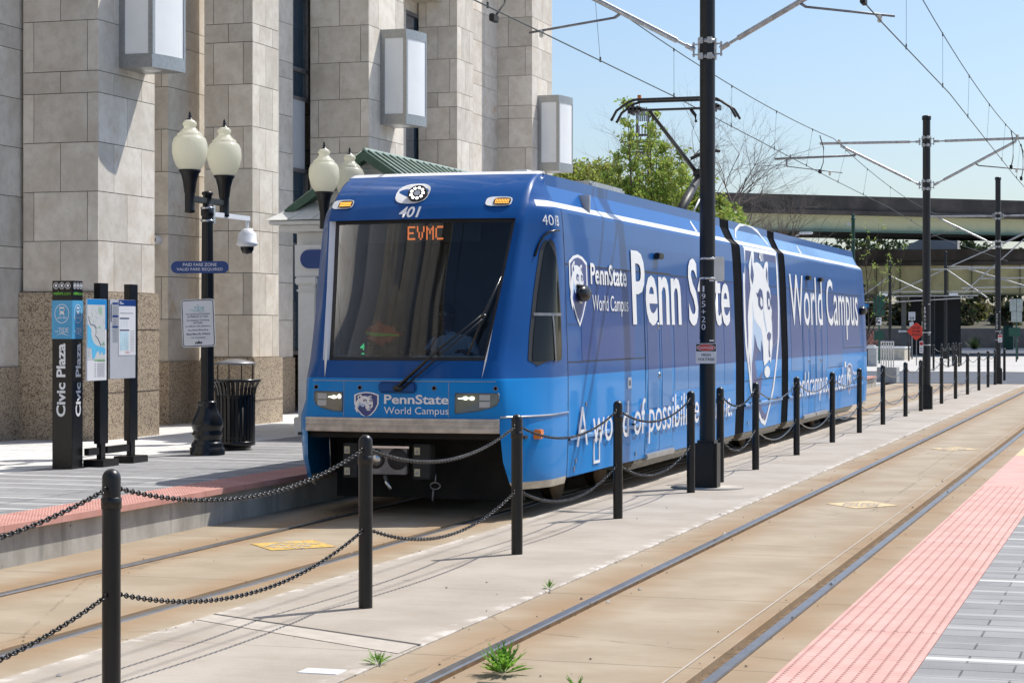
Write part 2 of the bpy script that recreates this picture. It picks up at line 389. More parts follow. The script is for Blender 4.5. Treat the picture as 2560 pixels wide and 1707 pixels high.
for tn_, ta_, tb_ in (('tactile', (.545, .295, .255), (.64, .375, .33)), ('tactile_red', (.47, .225, .185), (.56, .29, .245))):
  n = N(tn_); col = n.mix(n.ramp(n.noise(3, 5), .3, .7), ta_, tb_); x, y, z = n.xyz()
  jy = n.math('ABSOLUTE', n.math('SUBTRACT', n.math('FRACT', n.math('DIVIDE', n.math('ADD', y, .2), .914)), .5)); col = n.mix(n.ramp(jy, .4955, .4975), col, (.22, .09, .08))
  col = n.mix(n.math('MULTIPLY', n.ramp(n.noise(7, 6), .5, .8), .35), col, (.48, .33, .28)); n.base(col); n.set(.7); MAT[tn_] = n.m
simple('plaza_concrete', (.50, .48, .45), .85, var=.08, sc=.7, bump=.1)
simple('asphalt_shade', (.075, .085, .105), .85, var=.12, sc=.8, bump=.2, bsc=150)  # darker than a sunlit street: shade put into the tone; both streets use it
simple('rail_bed', (.15, .10, .055), .95, var=.4, sc=12)
simple('rail_steel', (.30, .285, .27), .34, .8, var=.1, sc=5)
simple('rail_side', (.20, .125, .065), .7, .1, var=.25, sc=8)
simple('ground_dirt', (.30, .28, .25), .95, var=.15, sc=.15)

g = MB(); g.add([(-900, -300, -.14), (900, -300, -.14), (900, 1500, -.14), (-900, 1500, -.14)], [(0, 1, 2, 3)])
struct('ground', g, 'ground_dirt')
Y0, Y1 = -25, 74
def curve_x(y):    # far past the station both tracks swing right
    return 0 if y < 66 else ((y-66)**2)*.0035
def strips(xs, y0, y1, dy=1.0):
    P = []
    k = y0
    while k <= y1+1e-6:
        P.append([(x+curve_x(k), k, zz) for x, zz in xs]); k += dy
    return P
for name, a, b in (('track_bed_left', PE_L, -6.13), ('track_bed_right', -4.285, PE_R)):
    m = MB(); r1, r2 = (RAILS[0], RAILS[1]) if 'left' in name else (RAILS[2], RAILS[3])
    F = .055                                         # flangeway beside each rail head
    for x0, x1 in ((a-.08 if a < -8 else a+.004, r1-.042), (r1+.036+F, r2-.036-F-.03), (r2+.042, b-.012)):
        m.grid(strips([(x0, -.09), (x0, -.006), (x0+.008, 0), (x1-.008, 0), (x1, -.006), (x1, -.09)], Y0, 130), smooth=False)
    m.grid(strips([(a, -.045), (b, -.045)], Y0, 130), mi=1, smooth=False)
    struct(name, m, ['track_concrete', 'rail_bed'])
m = MB(); m.grid(strips([(-6.118, -.09), (-6.118, -.004), (-6.110, .004), (-4.305, .004), (-4.297, -.004), (-4.297, -.09)], Y0, 130), smooth=False)
struct('median', m, 'median_concrete')
# four embedded rails
rl = ['outer rail of the track under the tram', 'inner rail of the tram track, beside the bollard strip', 'inner rail of the empty track, beside the bollard strip', 'outer rail of the empty track, beside the pink tactile edge']
for i, r in enumerate(RAILS):
    m = MB(); prof = [(-.036, -.06), (-.036, -.006), (-.030, .004), (.030, .004), (.036, -.006), (.036, -.06)]
    m.grid(strips([(r+p, q) for p, q in prof], Y0, 130, .5), mi=lambda a, b: 0 if b in (1, 2, 3) else 1, smooth=False)
    tag(m.build('rail', ['rail_steel', 'rail_side']), 'steel '+rl[i], 'rail', 'rails set in the concrete')
# plaza of the left platform, with its concrete edge wall and tactile band
def domes(m, x0, x1, y0, y1, z, mi):
    nx = 9; px = (x1-x0)/nx; y = y0
    while y < y1:
        for i in range(nx):
            cx = x0+px*(i+.5); r0, r1, h = .0135, .008, .006
            vs = [(cx+r0*math.cos(t*math.pi/3), y+r0*math.sin(t*math.pi/3), z) for t in range(6)]+[(cx+r1*math.cos(t*math.pi/3), y+r1*math.sin(t*math.pi/3), z+h) for t in range(6)]
            m.add(vs, [(t, (t+1) % 6, 6+(t+1) % 6, 6+t) for t in range(6)]+[list(range(6, 12))], mi, True)
        y += .052
LE = 69.0
m = MB(); m.box(PE_L-.36, PE_L-.055, Y0, LE, -.13, PZ-.055); struct('platform_edge_wall', m, 'wall_concrete')
m = MB(); m.box(PE_L-.53, PE_L+.02, Y0, LE-.4, PZ-.054, PZ+.002); domes(m, PE_L-.53, PE_L+.0, 14.2, 26, PZ+.002, 0)
struct('tactile_band_left', m, 'tactile_red')
m = MB(); m.box(-12.05, PE_L-.535, Y0, LE, -.13, PZ); struct('platform_left', m, 'paver_grey')
m = MB(); m.box(-60, -12.06, Y0, 49, -.13, PZ-.002); struct('plaza', m, 'paver_pale')
m = MB(); m.box(-60, PE_L-.3, LE+.01, 73.2, -.13, .03); m.box(-60, -12.07, 49.01, LE, -.13, PZ-.02); struct('plaza_far', m, 'plaza_concrete')
m = MB(); m.box(PE_R-.012, PE_R+.3, Y0, 28.0, -.13, PZ-.055); struct('platform_edge_right', m, 'wall_concrete')
m = MB(); m.box(PE_R, PE_R+.60, Y0, 26.2, PZ-.054, PZ+.002); domes(m, PE_R+.0, PE_R+.6, 7.6, 21, PZ+.002, 0); struct('tactile_band_right', m, 'tactile')
m = MB(); m.box(PE_R, PE_R+.60, 26.21, 28.0, PZ-.054, PZ+.001); struct('platform_ramp_edge', m, 'pale_yellow')
m = MB(); m.box(PE_R+.604, 9, Y0, 30, -.13, PZ); struct('platform_right', m, 'paver_grey')
m = MB(); m.box(PE_R+.02, 40, 30.01, 73, -.13, .02); struct('pavement_right', m, 'plaza_concrete')
# crossing street with cast shade put into its colour, and the ground beyond
m = MB(); m.add([(-120, 74.5, .012), (60, 72.6, .012), (60, 92, .012), (-120, 93.5, .012)], [(0, 1, 2, 3)]); struct('cross_street_shade', m, 'asphalt_shade')
m = MB(); m.add([(-160, 93.7, .02), (120, 92.2, .02), (120, 150, .02), (-160, 150, .02)], [(0, 1, 2, 3)]); struct('far_plaza', m, 'plaza_concrete')
m = MB(); m.add([(-160, 150.1, .015), (160, 150.1, .015), (160, 215, .015), (-160, 215, .015)], [(0, 1, 2, 3)]); struct('far_street', m, 'asphalt_shade')
# painted diamonds with worn lettering between the rails
def diamond(cx, cy, hx, hy, mat, label, txt):
    t = thing('road_marking', label, 'road marking', (cx, cy, .004), 'diamond markings between the rails')
    q = MB(); q.add([(cx-hx, cy, .0045), (cx, cy-hy, .0045), (cx+hx, cy, .0045), (cx, cy+hy, .0045)], [(0, 1, 2, 3)]); q.build('marking_paint', mat, t)
    for i, w in enumerate(txt):
        text_mesh(w, lambda u, v: (u, v, .008), cx-.20, cx+.20, cy+.13-i*.17-.05, cy+.13-i*.17+.06, 'ink_grey' if mat == 'pale_yellow' else 'cab_grey', t, bold=.01)
diamond(-7.38, 16.88, .42, .46, 'yellow_paint', 'bright yellow diamond painted on the track in front of the tram', ['DO NOT', 'ENTER', 'TRACKS'])
diamond(-3.08, 22.66, .40, .50, 'pale_yellow', 'pale worn diamond painted on the empty track near its platform', ['DO NOT', 'ENTER', 'TRACKS'])
diamond(-3.08, 33.6, .40, .50, 'pale_yellow', 'faint yellow diamond far along the empty track', ['DO NOT', 'ENTER', 'TRACKS'])
# concrete threshold strip and drain at the near end of the slabs
m = MB(); m.add([(-6.10, 12.35, .0075), (-4.31, 11.42, .0075), (-4.31, 11.78, .0075), (-6.10, 12.62, .0075)], [(0, 1, 2, 3)])
struct('concrete_patch', m, simple('patch', (.46, .415, .36), .9, var=.08, sc=8))
m = MB(); m.add([(-6.1, 12.60, .008), (-4.30, 11.75, .008), (-4.30, 11.80, .008), (-6.1, 12.64, .008)], [(0, 1, 2, 3)]); m.box(-2.95, -2.4, 10.72, 10.76, .001, .006); m.box(-3.55, -2.35, 10.62, 10.66, .001, .005)
struct('joint_seal', m, 'stone_joint')
m = MB(); q_ = RAILS[3]-.225; m.grid(strips([(q_-.006, .0045), (q_+.006, .0045)], Y0, 60), smooth=False); struct('slab_edge_line', m, 'patch')
m = MB(); m.bevbox(-4.62, -4.38, 10.62, 10.78, .0, .009, .002)
tag(m.build('drain_cover', 'panel_white'), 'small white square cover plate in the bottom corner of the bollard strip', 'cover plate')
# round pale base pads round the big poles
for yy, nm in ((24.5, 'first'),):
    m = MB(); m.lathe([(0, .0), (.44, .0), (.45, .006), (0, .0065)], (-5.21, yy, .004), 32); struct('pole_pad', m, 'patch')

# weeds
def weed(x, y, z, r, nl, label, seed):
    rd = random.Random(seed); m = MB()
    for i in range(nl):
        a = rd.uniform(0, 6.283); el = rd.uniform(.25, 1.4); L = r*rd.uniform(.6, 1.15)
        d = Vector((math.cos(a)*math.cos(el), math.sin(a)*math.cos(el), math.sin(el))); sd = Vector((-math.sin(a), math.cos(a), 0))
        p0 = Vector((x, y, z))+d*L*.15; mid = p0+d*L*.55; tip = p0+d*L-Vector((0, 0, L*.12)); w = r*.09
        m.add([p0, mid+sd*w, tip, mid-sd*w], [(0, 1, 2, 3)])
        for k in (.35, .6, .8):                    # side lobes of each leaf
            q = p0+d*L*k
            for sg in (-1, 1):
                e = q+sd*sg*w*3.2*(1.1-k)+d*L*.16; m.add([q-d*w*.5, e, q+d*w*.7], [(0, 1, 2)])
    tag(m.build('weed', 'weed'), label, 'weed', 'weeds in the concrete joints')
weed(-3.50, 10.95, .0, .17, 46, 'large bright green weed growing beside the rail at the bottom edge', 3)
weed(-4.315, 14.62, .0, .07, 14, 'small leafy weed in the joint at the edge of the bollard strip', 5)
weed(-4.30, 11.05, .0, .09, 22, 'thin grassy weed beside the white cover plate', 8)
weed(-2.98, 10.62, .0, .08, 12, 'small weed between the rails at the bottom edge', 11)

# grit, chips and dead leaves lying along the rails and joints
rd = random.Random(77); m = MB()
for _ in range(520):
    y = rd.uniform(9, 40)**1.0; b = rd.choice([RAILS[0]-.08, RAILS[1]-.10, RAILS[2]+.10, RAILS[2]-.08, RAILS[3]-.13, RAILS[3]+.08, -6.11, -4.29, None, None])
    x = rd.uniform(-8.7, -1.75) if b is None else b+rd.gauss(0, .05)
    r = rd.uniform(.004, .012)*(1 if rd.random() < .93 else 2); a = rd.uniform(0, 6.28)
    z = .008 if -6.11 < x < -4.3 else .004
    if any(abs(x-q) < .05 for q in RAILS) : z += .004
    P = [(x+r*rd.uniform(.6, 1.2)*math.cos(a+k*1.57), y+r*rd.uniform(.6, 1.4)*math.sin(a+k*1.57), z) for k in range(4)]
    m.add(P+[(x, y, z+r*.7)], [(0, 1, 4), (1, 2, 4), (2, 3, 4), (3, 0, 4)], rd.choice([0, 0, 0, 1, 2]))
tag(m.build('debris', ['bark', 'granite_grey', 'rail_side']), 'small grit and dry leaf scraps scattered over the concrete', 'debris', kind='stuff')
# ------------------------------------------------------------------ civic building: stone piers, wall, windows, box lights
bld = thing('civic_building', 'pale limestone building with tall square piers on granite bases along the platform', 'building', (-15.5, 30, .36))
def faced_block(core, faces, x0, x1, y0, y1, zs, rd, narrow=.17, two=True):
    # slabs of stone, 10 mm thick with open joints, hung in front of a dark core; zs are the course lines
    G, T = .005, .014
    core.box(x0+T, x1-T, y0+T, y1-T, zs[0], zs[-1], 1)
    for k in range(len(zs)-1):
        z0, z1 = zs[k]+G, zs[k+1]-G; short = zs[k+1]-zs[k] < .45
        for ax in ('ym', 'xp', 'yp', 'xm'):
            a, b = (x0, x1) if ax[0] == 'y' else (y0, y1); L = b-a
            halves = (k % 2 == 0) or short
            if ax == 'ym' or ax == 'yp': cuts = [a, a+L*.5, b] if halves else [a, a+narrow, b-narrow, b]
            else: cuts = [a, a+L*.5, b] if not halves else [a, a+L*.27, a+L*.76, b]
            if L < .6: cuts = [a, b] if k % 2 else [a, a+L*.5, b]
            if L > 3: cuts = [a+i*L/round(L/.95) for i in range(round(L/.95)+1)]
            for i in range(len(cuts)-1):
                p, q = cuts[i]+(G if i else 0), cuts[i+1]-(G if i < len(cuts)-2 else 0); t = rd.random()
                if ax == 'ym': core.box(p, q, y0, y0+T+.004, z0, z1, 0, t)
                elif ax == 'yp': core.box(p, q, y1-T-.004, y1, z0, z1, 0, t)
                elif ax == 'xp': core.box(x1-T-.004, x1, p+(.0 if i else T+.006), q-(.0 if i < len(cuts)-2 else T+.006), z0, z1, 0, t)
                else: core.box(x0, x0+T+.004, p+(.0 if i else T+.006), q-(.0 if i < len(cuts)-2 else T+.006), z0, z1, 0, t)
def courses(z0, top, start=0):
    out = [z0]; k = start
    pat = [.72, .70, .70, .70, .31]
    while out[-1] < top: out.append(out[-1]+pat[k % 5]); k += 1
    return out
def pier(x0, x1, y0, y1, gz, seed, start=0, top=13):
    rd = random.Random(seed); m = MB(); faced_block(m, 0, x0, x1, y0, y1, courses(gz, top, start), rd)
    m.box(x0+.01, x1-.01, y0+.01, y1-.01, top+.3, 32, 0, .5)
    p = m.build('pier', ['limestone', 'stone_joint'], bld)
    b = MB(); e = .055; zz = [.36]+[gz-h for h in ((1.45, .55) if gz > 2 else (.72,))]+[gz]
    for k in range(len(zz)-1): b.bevbox(x0-e, x1+e, y0-e, y1+e, zz[k]+(.004 if k else -.05), zz[k+1]-.004, .012)
    b.box(x0-e+.01, x1+e-.01, y0-e+.01, y1+e-.01, .36, gz-.02)
    b.build('granite_base', 'granite', p); return p
BIG = [(25.75, 27.46), (36.17, 38.06), (46.85, 48.55)]; SMALL = [(30.93, 31.99), (41.33, 42.42)]
for i, (a, b) in enumerate(BIG): pier(-15.45, -14.25, a, b, 2.47, 10+i, [0, 0, 2][i])
for i, (a, b) in enumerate(SMALL): pier(-15.13, -14.25, a, b, 1.47, 20+i, 1)
for i, y0 in enumerate((15.3, 4.9, -5.5, -16)): pier(-15.45, -14.25, y0, y0+1.75, 2.47, 30+i)      # the same front carries on behind the camera
for i, y0 in enumerate((20.4, 10.1, -.3)): pier(-15.13, -14.25, y0, y0+1.06, 1.47, 40+i)
def backing(x0, x1, y0, y1, gz, seed):
    rd = random.Random(seed); m = MB(); faced_block(m, 0, x0, x1, y0, y1, courses(gz, 13, seed % 5), rd, .12)
    w = m.build('wall_pier', ['limestone', 'stone_joint'], bld); b = MB(); b.box(x0-.02, x1+.03, y0-.03, y1+.03, .3, gz); b.build('granite_base', 'granite', w)
backing(-17.2, -15.5, 30.34, 35.45, 1.40, 51)
backing(-17.2, -15.5, 24.95, 27.9, 1.40, 52)
backing(-17.2, -15.13, 38.07, 40.55, 1.40, 53)
backing(-17.2, -15.13, 41.95, 46.85, 1.40, 54)
backing(-17.2, -15.5, 14.6, 17.6, 1.40, 55); backing(-17.2, -15.5, 4.2, 7.2, 1.4, 56); backing(-17.2, -15.5, -6.2, -3.2, 1.4, 57)
m = MB(); m.box(-17.6, -16.9, -30, 48.4, .3, 32, 0); m.box(-30, -15.6, 47.0, 48.45, .3, 32, 0); m.build('rear_wall', 'panel_grey', bld)
m = MB(); m.box(-15.5, -14.6, 38.1, 41.3, 8.95, 10.2); m.box(-15.5, -14.6, 27.5, 36.1, 11.2, 12.2); m.box(-15.5, -14.6, 42.45, 46.8, 11.2, 12.2); m.build('lintel', 'cream', bld)
m = MB(); m.box(-34, -14.0, -30, 48.9, 32.0, 33.2); m.build('roof', 'cream', bld)
def window(x, y0, y1, z0, z1, mull):
    f = MB()
    for a, b in ((y0, y0+.06), (y1-.06, y1)): f.box(x-.02, x+.05, a, b, z0, z1)
    for zz in [z0, z1-.07]+mull: f.box(x-.02, x+.052, y0+.061, y1-.061, zz, zz+.07)
    fo = f.build('window', 'galv_dark', bld); g = MB(); g.box(x-.03, x-.005, y0+.03, y1-.03, z0+.02, z1-.02); g.build('pane', 'pane_glass', fo)
window(-15.62, 35.45, 36.4, 6.3, 8.35, [6.85]); window(-15.62, 35.45, 36.4, 1.45, 5.0, [3.5])
window(-15.18, 40.55, 41.95, 1.45, 8.7, [4.4, 6.6])
m = MB(); m.box(-15.65, -15.58, 35.45, 36.2, 5.0, 6.3); m.build('spandrel', 'panel_grey', bld)
m = MB(); m.box(-15.68, -15.53, 35.45, 36.3, 8.36, 13.2, 0, .3); m.build('window_head', 'limestone', bld)
m = MB(); m.box(-15.3, -15.16, 40.55, 41.95, 8.72, 13.2, 0, .6); m.build('window_head', 'limestone', bld)
window(-16.05, 23.0, 24.95, 1.5, 9, [4.0]); m = MB(); m.box(-16.3, -15.75, 24.90, 24.945, 1.4, 10); m.build('window_reveal', 'dark_frame', bld)
m = MB(); m.box(-16.6, -15.72, 24.55, 24.93, 3.12, 3.30); m.build('awning', 'booth_white', bld)
for y0 in (27.9, 18.0, 7.5, -2.9): window(-16.88, y0, y0+2.3, 1.5, 9.5, [3.4, 6.2])
m = MB(); m.cyl((-15.68, 30.33, 3.40), (-15.68, 30.16, 3.40), .075, .085, 16); m.cyl((-15.68, 30.16, 3.40), (-15.68, 30.155, 3.40), .05, .05, 12, mi=1)
tag(m.build('wall_camera', ['panel_white', 'black_gloss']), 'small white round camera on the stone wall beside the nearest pier', 'camera')
# bronze street number on the wall pier right of the second pier
text_mesh('300', lambda u, v: (-15.465, u, v), 33.2, 33.66, 1.22, 1.42, 'ink_black', bld, 'house_number', bold=.01)

def box_light(y0, zb, label, first=None):
    if first: return dup(first, (-14.25, y0, zb), label)
    t = thing('box_light', label, 'wall light', (-14.25, y0, zb), 'frosted box lights on the piers')
    x, w, d, h = -14.25, .80, .53, 1.83
    N_ = 10
    def outline(e=0):
        pts = [(x, y0-e), (x+d+e*.4, y0-e)]
        pts += [(x+d+.14*math.sin(math.pi*k/N_*.5+0)*1.0+e*.4, y0+w*k/N_) for k in range(1, N_)]
        return pts+[(x+d+.12, y0+w+e), (x, y0+w+e)]
    def arc(k): return x+d+.13*math.sin(math.pi*.5*k/N_)
    P = [(x, y0), (x+d, y0)]+[(arc(k), y0+w*k/N_) for k in range(1, N_+1)]+[(x, y0+w)]
    for za, zb_, nm in ((zb, zb+.20, 'bottom_cap'), (zb+h-.17, zb+h, 'top_cap')):
        m = MB(); m.prism(P, lambda a, b, q: (a, b, q), za, zb_); m.build(nm, 'box_metal', t)
    m = MB(); m.box(x, x+.09, y0-.001, y0+.05, zb+.201, zb+h-.171); m.box(x+d-.06, x+d+.012, y0-.003, y0+.075, zb+.201, zb+h-.171); m.box(x+d+.06, x+d+.131, y0+w-.05, y0+w+.001, zb+.201, zb+h-.171); m.build('frame', 'box_metal', t)
    m = MB(); Q = [(x+.02, y0+.012), (x+d-.01, y0+.012)]+[(arc(k)-.012, y0+w*k/N_) for k in range(1, N_)]+[(arc(N_)-.012, y0+w-.012), (x+.02, y0+w-.012)]
    m.prism(Q, lambda a, b, q: (a, b, q), zb+.19, zb+h-.16); m.build('diffuser', 'frosted', t)
    m = MB(); m.lathe([(.0, -.004), (.12, -.004), (.13, 0)], (x+.33, y0+.4, zb), 20); m.build('downlight', 'panel_white', t)
    return t
bl = box_light(26.36, 5.70, 'frosted box light on the nearest pier, cut off by the top of the photo')
box_light(36.78, 5.88, 'frosted box light on the middle pier above the green roof', bl)
box_light(47.32, 5.76, 'frosted box light on the last pier against the sky', bl)

# ------------------------------------------------------------------ white shelter with a green roof
sh = thing('shelter', 'white platform shelter with a green ribbed gable roof, half hidden by the tram', 'shelter', (-11.2, 29.5, .36))
ex0, ex1, ey0, ey1 = -12.72, -9.75, 28.05, 33.2; cxr = -11.22
m = MB()      # eaves: stepped soffit boards and crown moulding
for (o, za, zb) in ((.36, 3.20, 3.40), (.16, 3.402, 3.50), (.04, 3.502, 3.56)): m.bevbox(ex0+o, ex1-o, ey0+o, ey1-o, za, zb, .012)
q = [(ex0+.30, 3.40), (ex0+.02, 3.555)]
m.build('eaves', 'booth_white', sh)
m = MB(); rz = 4.60; zl = 3.57; gy = ey0+.06
A, B = (ex0+.0, ey0, zl), (ex1, ey0, zl); apex = (cxr, ey0+.55, rz)
# skirt roof on the gable end: standing seam pent
sk = 3.86; C, D_ = (ex0+.42, ey0+.50, sk), (ex1-.42, ey0+.50, sk)
m.add([A, B, D_, C], [(0, 1, 2, 3)]); m.add([A, C, (ex0+.42, ey1-.5, sk), (ex0, ey1, zl)], [(0, 1, 2, 3)]); m.add([B, (ex1, ey1, zl), (ex1-.42, ey1-.5, sk), D_], [(0, 1, 2, 3)])
for k in range(1, 8):
    a = Vector(A).lerp(Vector(B), k/8); b = Vector(C).lerp(Vector(D_), k/8); up = Vector((0, -.012, .02)); m.tube([a+up*.3, b+up*.3], .012, 4)
m.build('skirt_roof', 'booth_white', sh)
m = MB(); m.add([(ex0+.42, ey0+.50, sk-.02), (ex1-.42, ey0+.50, sk-.02), (cxr, ey0+.50, rz-.12)], [(0, 1, 2)])
for k in range(1, 12):
    zz = sk+k*.06; hw = (rz-.12-zz)/(rz-sk)*(cxr-ex0-.42)
    if hw > .05: m.box(cxr-hw, cxr+hw, ey0+.488, ey0+.499, zz-.004, zz)
m.build('gable', 'booth_white', sh)
m = MB(); ry0, ry1 = ey0+.22, ey1-.1; e = .30; ez = rz-(rz-sk)*(1+e/(cxr-ex0-.42))*1.0; hw = cxr-ex0-.42+e-.1
ez = sk-.13
for sg in (-1, 1):
    xe = cxr+sg*hw
    m.add([(cxr, ry0, rz), (cxr, ry1, rz), (xe, ry1, ez), (xe, ry0, ez)], [(0, 1, 2, 3)]); m.add([(cxr, ry0, rz-.12), (cxr, ry1, rz-.12), (xe, ry1, ez-.12), (xe, ry0, ez-.12)], [(0, 1, 2, 3)])
    m.add([(cxr, ry0, rz), (xe, ry0, ez), (xe, ry0, ez-.13), (cxr, ry0, rz-.15)], [(0, 1, 2, 3)]); m.add([(xe, ry0, ez), (xe, ry1, ez), (xe, ry1, ez-.12), (xe, ry0, ez-.12)], [(0, 1, 2, 3)])
m.cyl((cxr, ry0, rz+.005), (cxr, ry1, rz+.005), .035, n=8, mi=1)
k = ry0+.12
while k < ry1:
    for sg in (-1, 1): m.tube([(cxr+sg*.03, k, rz+.008), (cxr+sg*hw, k, ez+.028)], .022, 4, mi=1)
    k += .30
m.build('roof', ['roof_green', 'roof_green_rib'], sh)
for i, (px, py) in enumerate(((-12.1, 28.32), (-10.35, 28.32), (-12.1, 32.7), (-10.35, 32.7))):
    m = MB(); m.bevbox(px-.14, px+.14, py-.14, py+.14, .55, 2.72, .012); m.bevbox(px-.19, px+.19, py-.19, py+.19, .33, .62, .015); m.bevbox(px-.18, px+.18, py-.18, py+.18, 2.60, 2.72, .02); m.bevbox(px-.16, px+.16, py-.16, py+.16, 2.50, 2.53, .008); m.build('column', 'booth_white', sh)
m = MB(); m.box(-12.3, -10.15, 28.2, 28.46, 2.725, 3.2); m.box(-12.3, -10.15, 32.55, 32.85, 2.725, 3.2); m.box(-12.26, -12.0, 28.47, 32.54, 2.73, 3.19); m.box(-10.45, -10.19, 28.47, 32.54, 2.73, 3.19); m.build('beam', 'booth_white', sh)
m = MB(); P = [(-12.06+.14*math.cos(a), 2.985+.14*math.sin(a)) for a in [math.pi/2+math.pi*k/10 for k in range(11)]]+[(-10.4+.14*math.cos(a), 2.985+.14*math.sin(a)) for a in [-math.pi/2+math.pi*k/10 for k in range(11)]]
m.prism(P, lambda a, b, d: (a, d, b), 28.17, 28.198); m.build('name_board', 'sign_blue', sh)
m = MB(); m.box(-13.0, -10.3, 30.4, 30.5, .36, 3.1); m.build('screen', 'booth_white', sh)
m = MB(); m.box(-11.98, -11.55, ey0+.42, ey0+.46, 4.02, 4.09); m.build('floodlight', 'galv_dark', sh)
# ------------------------------------------------------------------ light rail vehicle
XC = XL
PROF = [(.36, 1.355), (.80, 1.372), (1.44, 1.372), (1.62, 1.368), (2.64, 1.335), (2.95, 1.32), (3.19, 1.30), (3.23, 1.285), (3.30, 1.205), (3.477, 1.125), (3.60, 1.12)]
def lerp_tab(t, z):
    if z <= t[0][0]: return t[0][1:]
    for a, b in zip(t, t[1:]):
        if z <= b[0]:
            k = (z-a[0])/(b[0]-a[0]); return tuple(p+(q-p)*k for p, q in zip(a[1:], b[1:]))
    return t[-1][1:]
def W(z): return lerp_tab(PROF, z)[0]
tram = thing('tram', 'blue articulated light rail tram with white lettering and lit headlights at the platform', 'tram', (XC, 19.5, 0))
YS, YE = 20.9, 44.1
M1, M2 = 30.05, 30.72; M3, M4 = 33.98, 34.62
# --- nose surface
#        z    ys     we    ye     yc
NOSE = [(.30, 20.45, 1.10, 19.86, 19.8), (.38, 20.42, 1.085, 19.74, 19.65), (.60, 20.40, 1.065, 19.59, 19.5), (.89, 20.38, 1.05, 19.54, 19.45), (1.035, 20.38, 1.05, 19.54, 19.45),
        (1.41, 20.38, 1.035, 19.56, 19.46), (1.62, 20.40, .98, 19.65, 19.52), (2.3, 20.48, 1.02, 19.91, 19.74), (3.09, 20.6, 1.075, 20.18, 20.02), (3.23, 20.66, 1.085, 20.29, 20.12),
        (3.30, 20.70, 1.09, 20.36, 20.19), (3.40, 20.76, 1.09, 20.47, 20.30), (3.477, 20.80, 1.09, 20.58, 20.42), (3.55, 20.85, 1.085, 20.72, 20.58), (3.60, 20.89, 1.08, 20.87, 20.78)]
def wg(z): return .86+(min(max(z, 1.62), 3.09)-1.62)/(1.47)*.15
NCRN, NF = 9, 6
def corner(z, t):                 # 0 at the seam side, 1 at the front edge
    ys, we, ye, yc = lerp_tab(NOSE, z); w = W(max(z, .36))
    k_ = 0 if z < 1.06 else (1 if z < 2.9 else max(0, 1-(z-2.9)/.5))
    cx, cy = w-.05-.05*k_, ye+.26+.12*k_ if z < 2.9 else ye+.08+.30*k_
    return ((1-t)**2*w+2*t*(1-t)*cx+t*t*we, (1-t)**2*ys+2*t*(1-t)*cy+t*t*ye)
def nrow(z, lift=0.0):
    """points from the right-hand seam round the nose to the left-hand seam, as (x offset, y)"""
    ys, we, ye, yc = lerp_tab(NOSE, z); r = [(W(max(z, .36)), YS)]+[corner(z, k/NCRN) for k in range(NCRN+1)]
    g = wg(z); f = [g+.010-(2*g+.065)*k/NF for k in range(NF+1)]
    mid = [(s_, yc+(ye-yc)*(s_/we)**2) for s_ in f]
    return r, mid
def nose_half(z, y):              # half width of the corner surface at height z and depth y
    best = None
    for k in range(201):
        w, yy = corner(z, k/200)
        if best is None or abs(yy-y) < best[0]: best = (abs(yy-y), w)
    ys = lerp_tab(NOSE, z)[0]
    return W(z) if y >= ys else best[1]
def make_nose(parent, flip):
    fy = (lambda y: y) if not flip else (lambda y: YS+YE-y)
    zs = [.30, .38, .48, .60, .75, .89, 1.035, 1.2, 1.41, 1.44, 1.62, 1.85, 2.1, 2.3, 2.55, 2.8, 3.0, 3.09, 3.16, 3.19, 3.23, 3.265, 3.30, 3.35, 3.40, 3.44, 3.477, 3.51, 3.55, 3.575, 3.60, 3.615]
    P = []
    for z in zs:
        r, mid = nrow(min(z, 3.60)); row = r+mid+[(-a, b) for a, b in r[::-1]]
        if z > 3.6: row = [(a*.97, b+.06) for a, b in row]
        if z == .30: row = [(a*.985, max(b, 19.86)) for a, b in row]
        P.append([(XC+a, fy(b), z+.02 if z > 3.6 else (z+.06*max(0, 1-abs(j-NCRN)/4.)*0 if z > .3 else z)) for j, (a, b) in enumerate(row)])
    nr = len(P[0]); c0 = NCRN+1
    def zmid(i): return (zs[i]+zs[i+1])/2
    def mi(i, j):
        z = zmid(i); cor = j < c0 or j >= c0+NF+2
        if z < .38 and cor: return 3
        if z < 1.44: return 1
        if 3.23 < z < 3.30 and (j < 7 or j >= nr-8): return 2
        if z > 3.6: return 2
        return 0
    def skip(i, j):
        z = zmid(i)
        if z < .89 and c0 <= j <= c0+NF+1: return True
        return (not flip) and 1.62 < z < 3.09 and c0+1 <= j <= c0+NF
    m = MB(); m.grid(P, mi, True, skip)
    return m.build('nose', ['livery_dark', 'livery_light', 'livery_white', 'cream', 'cab_grey', 'fairing_sheen'], parent), P
nose, NP = make_nose(tram, False)
rear, _ = make_nose(tram, True)
